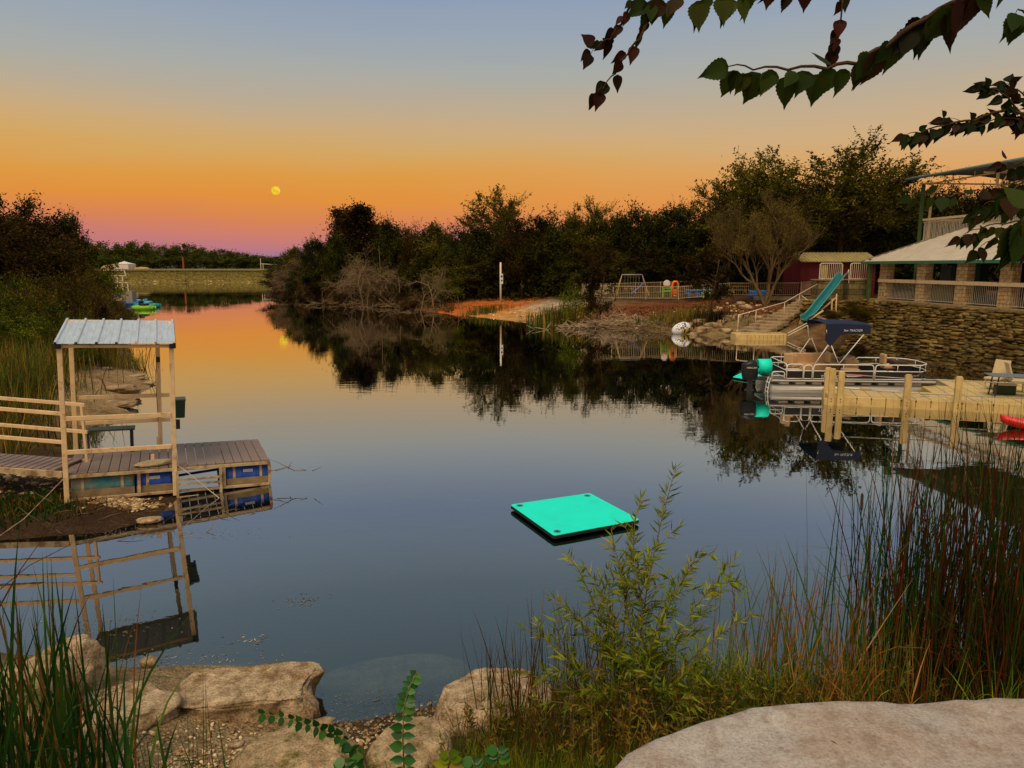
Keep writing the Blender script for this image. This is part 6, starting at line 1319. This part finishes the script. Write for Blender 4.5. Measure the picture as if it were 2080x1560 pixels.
# steps and hand rail
def steps():
    a, b = WY(1528,676,40.6), WY(1648,608,46.2); n = 12; root = thing('stone_steps', 'stone steps climbing from the small tan dock to the playground gate', 'steps', a)
    d = (b-a); dh = Vector((d.x, d.y, 0)).normalized(); sd = Vector((dh.y, -dh.x, 0)); m = Matrix((dh, Vector((-dh.y, dh.x, 0)), Vector((0,0,1)))).transposed(); rg = random.Random(4)
    L = Vector((d.x, d.y, 0)).length
    for i in range(n):
        f = (i+.5)/n; z = d.z*(i+1)/n; w_ = 1.7 if i < 4 else 1.35
        mb = MB(); mb.box((dh.x*L*f+rg.gauss(0,.03), dh.y*L*f, z-.14), (L/n+.22, w_, .26), Matrix.Rotation(rg.gauss(0,.04), 3, 'Z') @ m); mb.build('step', STEPM, root, bevel=.02)
    pts = [WY(1500,640,40.4), WY(1536,630,41.2), WY(1594,614,43.4), WY(1624,597,45), WY(1662,576,46.4)]
    r = thing('handrail', 'white handrail climbing along the stone steps', 'handrail', WY(1500,668,40.4)); o0 = r.location.copy(); MB().tube([p-o0 for p in pts], .025, 8).build('rail', WHITE, r, smooth=True)
    for p, yb in zip(pts[:4], (668,662,645,616)):
        g = p.copy(); g.z -= .85; MB().tube([p-o0, g-o0], .022, 8).build('post', WHITE, r, smooth=True)
    bsr = MB(); bsr.tube([WY(1628,600,45)-o0, WY(1655,622,44)-o0], .02, 6); bsr.build('brace', WHITE, r)
    st_ = rock('stepping_stone', 'flat pinkish slab at the foot of the stone steps', W(1500,678,.08), (.62,.4,.14), 81, STEPM, .2, .5, 4, cat='stone slab')
    # small tan floating dock
    a, b = W(1497,690), W(1600,690); w_ = b.x-a.x; k = thing('small_tan_dock', 'small tan floating dock at the foot of the stone steps', 'dock', a); c = MB(); c.prism([(0,.25),(.35,0),(w_-.1,0),(w_,.12),(w_,1.2),(0,1.2)], -.1, .31); c.build('float_section', DOCKT, k, bevel=.03)
    s = MB()
    for i in range(2, 12): s.box((.1+i*w_/12.5, -.002, .15), (.014,.006,.24)); s.box((.1+i*w_/12.5, .6, .312), (.014,1.1,.004))
    s.build('seam', DOCKD, k)
    t = thing('boarding_plank', 'pair of thin rails slanting from the small tan dock toward the slide', 'rail', WY(1600,682,39.6)); o0 = t.location.copy()
    for dy in (0, 5): MB().tube([WY(1600,682-dy,39.6)-o0, WY(1640,661-dy,40.2)-o0], .025, 6).build('bar', WHITE, t)
steps()

# slide
def slide():
    cl = [WY(1714,561,45.3), WY(1707,566,44.9), WY(1694,584,43.8), WY(1680,602,42.9), WY(1664,622,41.9), WY(1650,640,41.2), WY(1641,648,40.8), WY(1634,651,40.5)]
    root = thing('water_slide', 'blue-green slide running down from the stone piers to the water', 'slide', WY(1640,690,40.6)); o0 = root.location.copy()
    def f(a, b):
        s = a*(len(cl)-1); i = min(len(cl)-2, int(s)); p = cl[i].lerp(cl[i+1], s-i); d = (cl[i+1]-cl[i]); sd = Vector((d.y, -d.x, 0)).normalized(); t_ = (b-.5)*2
        up = Vector((0,0,1)); return tuple(p-o0+sd*t_*.27+up*(.26*abs(t_)**2.5))
    MB().grid(f, 40, 13).build('chute', mat('blue_green_fibreglass', (.008,.13,.145), .3, .15, 2, spec=.5), root, smooth=True, solid=.03)
    lip = MB()
    for b in (0, 1): lip.tube([Vector(f(i/30, b)) for i in range(31)], .03, 6)
    lip.build('edge_roll', mat('blue_green_edge', (.07,.30,.30), .4), root, smooth=True)
    s = MB(); WD = TAN
    for (p, q) in (((1699,597,43.2),(1697,648,43.0)), ((1690,607,42.6),(1688,650,42.6)), ((1698,605,43.2),(1668,630,42.0)), ((1694,636,42.6),(1660,645,41.8)), ((1664,640,41.9),(1664,655,41.9)), ((1672,631,41),(1640,652,40.6)), ((1660,644,41),(1690,652,42))):
        s.bar(WY(*p)-o0, WY(*q)-o0, .07)
    s.build('support_frame', WD, root)
    h = MB(); h.tube([WY(1712,566,45)-o0, WY(1722,555,45.2)-o0, WY(1724,548,45.4)-o0, WY(1724,575,45.4)-o0], .025, 6); h.build('grab_rail', WHITE, root)
slide()

# shore boulders by the steps
BG = 'boulders on the bank left of the stone steps'
for k, (px, py, z, s, lab) in enumerate([(1513,621,1.3,.42,'largest pale boulder upslope beside the handrail'), (1480,645,.75,.5,'pale boulder low on the bank left of the handrail'), (1465,652,.55,.36,'tilted boulder left of the handrail foot'), (1497,640,.95,.36,'boulder just behind the handrail foot'), (1450,663,.3,.45,'dark boulder at the waterline left of the steps'),
        (1430,672,.1,.5,'flat boulder at the waterline right of the capsized float'), (1410,676,.05,.32,'small boulder touching the water near the capsized float'), (1505,612,1.5,.34,'thin slab boulder highest on the bank'), (1475,672,.12,.36,'boulder at the waterline beside the slab'), (1540,645,.9,.34,'boulder under the handrail'), (1545,652,.8,.3,'small boulder under the handrail middle'), (1420,655,.5,.5,'long pale ledge rock behind the capsized float'), (1395,660,.4,.4,'low rock behind the capsized float'), (1560,640,1.0,.3,'small rock beside the middle steps')]):
    rock('boulder', lab, G(px,py+6,s*.15), (s*1.15, s*.8, s*.62), 300+k, mat('bank_limestone', (.36,.25,.14), .9, .35, 3, .9, 14, col2=(.09,.055,.025), c2pos=(.46,.62), bdist=.03), k*.7, .5, 3, BG, amp=.3)
for k, (px, py, s_, lab) in enumerate([(228,790,.6,'broad pale rock shelf on the point behind the covered dock'), (262,765,.45,'flat rock shelf farther out on the left point'), (292,778,.28,'dark rock at the tip of the left point'), (205,752,.4,'pale rock below the reeds on the left point'), (303,768,.16,'small dark rock off the tip of the left point'), (225,822,.45,'low wet rock at the near side of the left point')]):
    rock('boulder', lab, G(px,py,-.02), (s_*1.3, s_, s_*.32), 330+k, MATS['limestone'], k*.7, .4, 4, None, amp=.3)

# driftwood
def sticks(name, label, c, rx, ry, n, L0, L1, r, m, seed, hz=.3, cat='driftwood', group=None):
    rg = random.Random(seed); z0 = gz(c[0], c[1]); root = MB()
    for i in range(n):
        x, y = rg.gauss(0, rx*.5), rg.gauss(0, ry*.5); a = rg.uniform(0, 6.28); e = rg.gauss(.1, .3); L = rg.uniform(L0, L1); g = max(0, gz(c[0]+x, c[1]+y))-z0+abs(rg.gauss(0, hz*.5))*max(0, 1-abs(x)/rx)
        d = Vector((math.cos(a)*math.cos(e), math.sin(a)*.5, math.sin(abs(e)))); p = Vector((x, y, g)); q = p+d*L*.5+Vector((rg.gauss(0,.06), 0, rg.gauss(0,.06)))*L; root.tube([p, q, p+d*L], [r, r*.8, r*.3], 4)
    o = root.build(name, m, smooth=True); o.location = (c[0], c[1], z0); tag(o, label, cat, group, 'stuff' if n > 20 else None)
sticks('driftwood_pile', 'heap of bleached driftwood at the waterline below the small dark tree', (6.4,46.5), 3.2, 1.0, 300, .3, 1.2, .026, mat('pale_driftwood', (.34,.25,.16), .95, .35, 4), 1, .9)
sticks('driftwood_pile', 'scattered driftwood between the heap and the capsized float', (8.9,44.6), 2.2, .8, 90, .3, 1.1, .025, DRIFT, 2, .3)
sticks('driftwood_pile', 'long band of dead branches along the forest waterline', (-14,75), 10, 2.5, 130, .5, 1.6, .026, DRIFT, 3, .5)
sticks('driftwood_pile', 'dead branches at the water edge under the pale dead tree', (-11,70), 5, 1.5, 140, .5, 1.8, .03, DRIFT, 4, .6)
sticks('driftwood_pile', 'dead branches at the foot of the forked dead trunk', (-6.5,63), 3, 1, 70, .4, 1.4, .025, DRIFT, 5, .4)
sticks('driftwood_pile', 'sticks standing at the waterline left of the capsized float', (9.2,43.4), .7, .3, 14, .5, 1.2, .025, DRIFT, 6, .2)
sticks('twig_litter', 'twigs scattered on the mud in front of the covered dock', (-6.4,11.0), 1.8, .8, 60, .1, .5, .006, DRIFT, 7, .03, 'twigs')
sticks('twig_litter', 'twigs lying on the near gravel', (-1.6,4.9), 1.6, .9, 60, .05, .3, .004, DRIFT, 8, .02, 'twigs')
p_ = W(585,985); sticks('floating_branch', 'thin branch floating off the right corner of the covered dock', (p_.x+.1, p_.y), .7, .15, 7, .2, .6, .008, DEADW, 9, .0, 'branch'); bpy.data.objects['floating_branch'].location.z = .01
for px, top, bot, Y, lab in ((655,548,606,85,'thin grey stake standing in the forest bank brush'), (773,500,590,73,'tall thin dead stem with crooked top beside the pale dead tree'), (812,560,622,68,'short grey stake at the forest waterline')):
    a, b = WY(px, bot, Y), WY(px, top, Y); s = MB().tube([(0,0,-.3),(.03,0,(b.z-a.z)*.5),(-.04,0,b.z-a.z)], [.05,.04,.025], 6); o = s.build('dead_snag', DRIFT); o.location = a; tag(o, lab, 'dead stem')

# capsized inflatable float
def float_toy():
    p = W(1386,679); root = thing('inflatable_float', 'capsized white inflatable with checkered side and yellow stripes at the far waterline', 'inflatable', p+Vector((0,.2,.0)), (0,0,.2))
    CK = bpy.data.materials.new('checker_vinyl'); CK.use_nodes = True; t = CK.node_tree; b = t.nodes['Principled BSDF']; b.inputs['Roughness'].default_value = .4
    co = N(t, 'ShaderNodeTexCoord'); ck = N(t, 'ShaderNodeTexChecker'); ck.inputs['Scale'].default_value = 9; ck.inputs['Color1'].default_value = (.6,.6,.62,1); ck.inputs['Color2'].default_value = (.02,.02,.02,1)
    t.links.new(co.outputs['Object'], ck.inputs[0]); t.links.new(ck.outputs[0], b.inputs['Base Color'])
    VW = mat('white_vinyl', (.62,.63,.68), .4, .1, 2, spec=.4)
    b_ = MB()
    def sh(a, b): th_ = a*2*math.pi; ph = b*math.pi; r = 1-.12*math.cos(3*th_)*math.sin(ph); return (.56*r*math.sin(ph)*math.cos(th_), .38*r*math.sin(ph)*math.sin(th_), .33-.38*math.cos(ph)*r+.12*math.sin(ph)*math.cos(th_))
    b_.grid(sh, 33, 17); b_.build('body', VW, root, smooth=True)
    def pt(u0, u1, v0, v1, k):
        return lambda a, b: tuple(Vector((0,0,.33))+(Vector(sh(u0+(u1-u0)*a, v0+(v1-v0)*b))-Vector((0,0,.33)))*k)
    MB().grid(pt(.58,.80,.52,.84,1.015), 10, 8).build('checker_patch', CK, root, smooth=True)
    for i in range(3): MB().grid(pt(.70+i*.075,.74+i*.075,.25,.50,1.02), 4, 8).build('stripe', mat('yellow_vinyl', (.5,.36,.03), .4), root, smooth=True)
    for i in range(3): MB().grid(pt(.745+i*.075,.77+i*.075,.25,.50,1.018), 4, 8).build('stripe', DARK, root, smooth=True)
float_toy()

# playground
def playground():
    Y = 57; g = 1.72
    a, b = WY(1263,558,Y), WY(1305,558,Y); r = thing('swing_set', 'wooden-legged swing set with blue slide inside the fence', 'swing set', (a.x, Y, g)); zt = a.z-g; w_ = b.x-a.x
    WM = mat('play_wood', (.40,.26,.08), .7, .2)
    MB().tube([(0,0,zt),(w_,0,zt)], .04, 8).build('top_bar', mat('grey_bar', (.3,.3,.3), .5), r, smooth=True)
    for x, dx in ((0,-.45), (w_,.45)):
        for dy in (-.6,.6): MB().bar((x*.98+.02,0,zt-.02), (x+dx,dy,0), .05).build('leg', WM, r)
    for x in (.35,.75,1.15):
        q = x*w_/1.5; m = MB(); m.tube([(q-.12,0,zt),(q-.12,0,.55)], .008, 4); m.tube([(q+.12,0,zt),(q+.12,0,.55)], .008, 4); m.build('chain', MATS['grey_bar'], r); MB().box((q,0,.52), (.3,.15,.04)).build('swing_seat', WM, r)
    s = MB(); s.grid(lambda a_, b_: (w_+.1-1.0*a_+(0), -.5+(b_-.5)*.4, 1.05-.95*a_**.9+.08*abs(b_-.5)*2), 12, 6); s.build('slide', mat('violet_blue_plastic', (.10,.13,.38), .4), r, solid=.03)
    def toy(name, lab, cat, px, Yt, fn):
        p = WY(px, 600, Yt); o = thing(name, lab, cat, (p.x, Yt, g)); fn(o)
    GR, OR, BL, WH2, TQ = mat('lime_plastic', (.10,.42,.03), .4), mat('orange_plastic', (.75,.16,.015), .4), mat('blue_plastic', (.015,.17,.60), .4), mat('white_plastic', (.6,.6,.58), .4), mat('mint_plastic', (.10,.42,.30), .4)
    def panel(o):
        m = MB(); m.box((0,0,.45), (.75,.06,.12)); m.box((-.32,0,.4), (.12,.07,.8)); m.box((.32,0,.45), (.12,.07,.9)); m.box((0,0,.72), (.6,.07,.18)); m.build('panel', GR, o, bevel=.02)
        MB().lathe((-.05,-.05,1.02), [(.24,0),(.26,.03),(.24,.06)], 24, 'y').build('round_sign', WH2, o); MB().box((-.1,-.06,.83), (.45,.05,.10)).build('red_band', mat('red_band', (.5,.03,.02), .5), o)
    toy('toy_house', 'lime green toy panel with a round white sign inside the fence', 'toy', 1355, 53.5, panel)
    def arch(o):
        m = MB(); m.tube([(-.2,0,0),(-.2,0,1.02),(-.1,0,1.16),(.1,0,1.16),(.2,0,1.02),(.2,0,0)], .09, 8)
        for z in (.12,.32,.52): m.box((0,0,z), (.34,.12,.1))
        m.build('arch', OR, o, smooth=True)
    toy('play_arch', 'orange plastic toy climber beside the lime green panel', 'toy', 1371, 53.4, arch)
    def tb(c): 
        def f(o):
            MB().box((0,0,.52), (1.1,.6,.08)).build('top', c, o, bevel=.02); m = MB()
            for x in (-.3,.3): m.box((x,0,.25), (.12,.4,.5))
            m.build('legs', c, o); m = MB(); m.box((-.5,-.5,.3), (.5,.22,.08)); m.box((.3,-.5,.3), (.5,.22,.08)); m.build('bench_seat', c, o, bevel=.02)
        return f
    toy('play_table', 'blue plastic toy table inside the fence', 'toy', 1407, 54, tb(BL)); toy('play_table', 'mint plastic toy table right of the blue one', 'toy', 1432, 54.5, tb(TQ))
    def pool(o): MB().lathe((0,0,0), [(.72,0),(.8,.1),(.74,.18),(.82,.26),(.76,.34),(.82,.42),(.78,.5),(.70,.5),(.66,.12)], 28).build('tub', BL, o, smooth=True)
    toy('wading_pool', 'blue plastic wading pool inside the fence by the bare tree', 'wading pool', 1543, 53.5, pool)
    def pic(o):
        MB().box((0,0,.7), (1.5,.7,.05)).build('top', WM, o); m = MB()
        for x in (-.5,.5): m.bar((x,-.5,0),(x,.2,.7),.08); m.bar((x,.5,0),(x,-.2,.7),.08)
        m.build('legs', WM, o); m = MB(); m.box((0,-.6,.42), (1.5,.22,.05)); m.box((0,.6,.42), (1.5,.22,.05)); m.build('bench_seat', WM, o)
    toy('picnic_table', 'wooden picnic table between the wading pool and the toy tables', 'picnic table', 1500, 58, pic)
    toy('picnic_table', 'wooden picnic table in front of the red shed', 'picnic table', 1610, 55, pic)
playground()
# white pole with sign
a, b = WY(1017,604,60), WY(1015.5,533,60); r = thing('white_pole', 'white pole with small sign at the top of the sandy landing', 'pole', (a.x, 60, a.z-.1)); h = b.z-a.z+.1
MB().tube([(0,0,-.4),(0,0,h)], [.085,.075], 10).build('pole', mat('pole_white', (.62,.54,.42), .6, .1), r, smooth=True)
o = MB().box((.09,-.09,h*.55), (.22,.03,.85)).build('sign', MATS['sign_white'], r); s = MB(); s.box((.09,-.11,h*.55+.2), (.15,.01,.16)); s.box((.09,-.11,h*.55-.15), (.15,.01,.12)); s.build('sign_mark', MATS['sign_blue'], o)

# far bank: tent, posts, gravel track, frames and paddle craft
def far():
    zt = 3.25; p = WY(254,545,205); r = thing('white_tent', 'small white peaked tent on the grassy dam', 'tent', (p.x, 205, zt)); s = 4.1/2; e = 1.45; t = 2.25
    v = [(-s,-s,0),(s,-s,0),(s,s,0),(-s,s,0),(-s,-s,e),(s,-s,e),(s,s,e),(-s,s,e)]
    MB().addm(v, [(0,1,5,4),(1,2,6,5),(2,3,7,6),(3,0,4,7)]).build('side', mat('white_canvas', (.62,.56,.54), .8, .06), r)
    tp = MB()
    def rf(a, b):
        x = (a-.5)*2; y = (b-.5)*2; m = max(abs(x), abs(y)); return (x*s*1.04, y*s*1.04, e+(t-e)*(1-m)**1.25)
    tp.grid(rf, 17, 17).build('canopy', MATS['white_canvas'], r)
    q = WY(225,545,207); o = rock('straw_heap', 'heap of straw beside the white tent', (q.x, 208, zt+.2), (3.6,1.6,1.2), 401, mat('straw', (.38,.24,.07), .95, .3, 1), 0, 0, 3, cat='straw heap')
    q = WY(282,546,205); rock('straw_heap', 'low straw mound right of the white tent', (q.x, 206, zt+.1), (2.6,1.2,.5), 402, MATS['straw'], 0, 0, 3, cat='straw heap')
    q = WY(373,545,204); o = MB().tube([(0,0,-.2),(.0,0,3.4)], [.28,.2], 8).build('rusty_post', mat('rust_post', (.30,.06,.02), .8)); o.location = (q.x, 204, zt); tag(o, 'rust-red post on the grassy dam', 'post')
    tr_ = MB(); tr_.addm([(-150,190,3.33),(60,190,3.33),(60,193,3.36),(-150,193,3.36)], [(0,1,2,3)]); tag(tr_.build('gravel_track', mat('gravel_track', (.34,.29,.2), .95, .2)), kind='structure')
    a = WY(530,545,190); r = thing('pipe_gate', 'pale pipe gate at the right end of the dam', 'gate', (a.x, 190, zt)); MB().tube([(0,0,0),(0,0,2.9)], .08, 6).build('post', WHITE, r); MB().tube([(.6,0,0),(.6,0,1.5)], .08, 6).build('post', WHITE, r); MB().tube([(.1,0,1.45),(4.4,0,1.2)], .08, 6).build('bar', WHITE, r)
    # open steel frame of a second landing dock
    Y = 72; a = WY(215,600,Y); r = thing('steel_lift_frame', 'tan steel frame of a small landing behind the left bushes', 'frame', (a.x, Y, .0)); o0 = r.location.copy()
    def bars(name, segs, w_=.09):
        for p, q in segs: MB().bar(WY(p[0],p[1],Y)-o0, WY(q[0],q[1],Y)-o0, w_).build(name, WHITE, r)
    bars('upright', [((239,560),(239,598)), ((249,560),(250,598)), ((235,574),(239,598)), ((259,574),(262,600)), ((214,577),(219,600))]); bars('crossbar', [((200,549),(252,549)), ((224,560),(256,560)), ((237,574),(260,574)), ((239,584),(260,584)), ((205,575),(217,576)), ((252,549),(256,560)), ((237,598),(262,600))])
    MB().box(WY(222,600,Y)-o0+Vector((0,.4,-.05)), (1.9,1.2,.2)).build('blue_deck', MATS['blue_plastic'], r)
    o = MB().box((0,0,.15), (1.1,.8,1.1)).build('block_base', mat('grey_block', (.25,.23,.18), .9), r); o.location = (WY(262,605,Y)-o0)*1.0
    def craft(lab, px, py, cols, ln, rz):
        p = W(px, py); c = thing('pedal_boat', lab, 'boat', p, (0,0,rz), 'small craft moored at the left bank')
        def hf(y0):
            def f(a, b): x = (a-.5)*ln; wv = .26*math.sin(math.pi*(a*.9+.05))**.4; an = math.pi*b; return (x, y0-math.cos(an)*wv, .32-.38*math.sin(an)*math.sin(math.pi*(a*.86+.07))**.3)
            return f
        m = MB(); m.grid(hf(-.35), 16, 9); m.grid(hf(.35), 16, 9); m.build('hull', cols[0], c, smooth=True, solid=.03); m = MB(); m.box((-.1,0,.34), (ln*.86,1.1,.08)); m.build('deck', cols[0], c, bevel=.03)
        MB().box((.1,0,.48), (.5,.9,.24)).build('seat', cols[1], c, bevel=.05); MB().box((-.2,0,.62), (.12,.9,.4)).build('backrest', cols[1], c, bevel=.04)
    TQ2 = mat('turquoise_plastic', (.01,.26,.25), .4); LB = mat('light_blue_plastic', (.10,.45,.65), .4)
    craft('turquoise pedal boat farthest out from the left bank', 300, 624, (TQ2, LB), 2.3, .1); craft('blue pedal boat between the bushes and the turquoise one', 278, 620, (MATS['blue_plastic'], LB), 2.2, .2); craft('lime green small boat in front of the turquoise one', 292, 629, (mat('lime2_plastic', (.22,.5,.02), .4), DARK), 1.9, .05); craft('red and white small boat pulled up under the left bushes', 240, 613, (mat('white_plastic2', (.55,.5,.48), .4), MATS['red_band']), 2.2, .3)
far()

# floating specks and algae on the water
def scum(label, px, py, rx, ry, n, s0, s1, seed, m):
    rng = np.random.default_rng(seed); c = W(px, py); x = c.x+rng.normal(0, rx*.5, n); y = c.y+rng.normal(0, ry*.5, n); ok = sdist(x, y) < -.02; x, y = x[ok], y[ok]; n = len(x)
    if n == 0: return
    M3 = rand_rot(rng, n); M3[:, 2, 0] = 0; M3[:, 2, 1] = 0; M3[:, :, 2] = (0,0,1); M3[:, :, 0] /= np.linalg.norm(M3[:, :, 0], axis=1, keepdims=True); M3[:, :, 1] = np.cross(M3[:, :, 2], M3[:, :, 0])
    V_, F_ = leaf_VF(np.stack([x, y, np.full(n, .004)], 1), M3, rng.uniform(s0, s1, n), LEAF4*np.array([1,.5,.1])); tag(np_mesh('floating_debris', V_, F_, m), label, 'debris', kind='stuff')
SC = leafmat('scum_mix', [(.12,.10,.05), (.2,.17,.11), (.06,.05,.02), (.3,.27,.2)], .7, 0, .3)
scum('small raft of floating debris on the open near water', 618, 1220, .28, .2, 90, .01, .05, 1, SC); scum('floating weed over the dock reflection', 225, 1270, .7, .35, 140, .01, .05, 2, SC); scum('floating weed along the mud in front of the covered dock', 300, 1085, 1.5, .25, 500, .01, .05, 3, SC)
scum('floating bits off the near gravel', 330, 1340, 1.1, .25, 400, .008, .04, 4, SC); scum('floating bits in the little bay beside the long slab', 800, 1430, .9, .25, 500, .005, .03, 5, SC); scum('thin floating stems near the slab tip', 505, 1300, .22, .12, 30, .02, .06, 6, SC)
scum('floating dry leaves at the far shelf', 435, 690, 1.2, .6, 14, .05, .15, 7, SC)
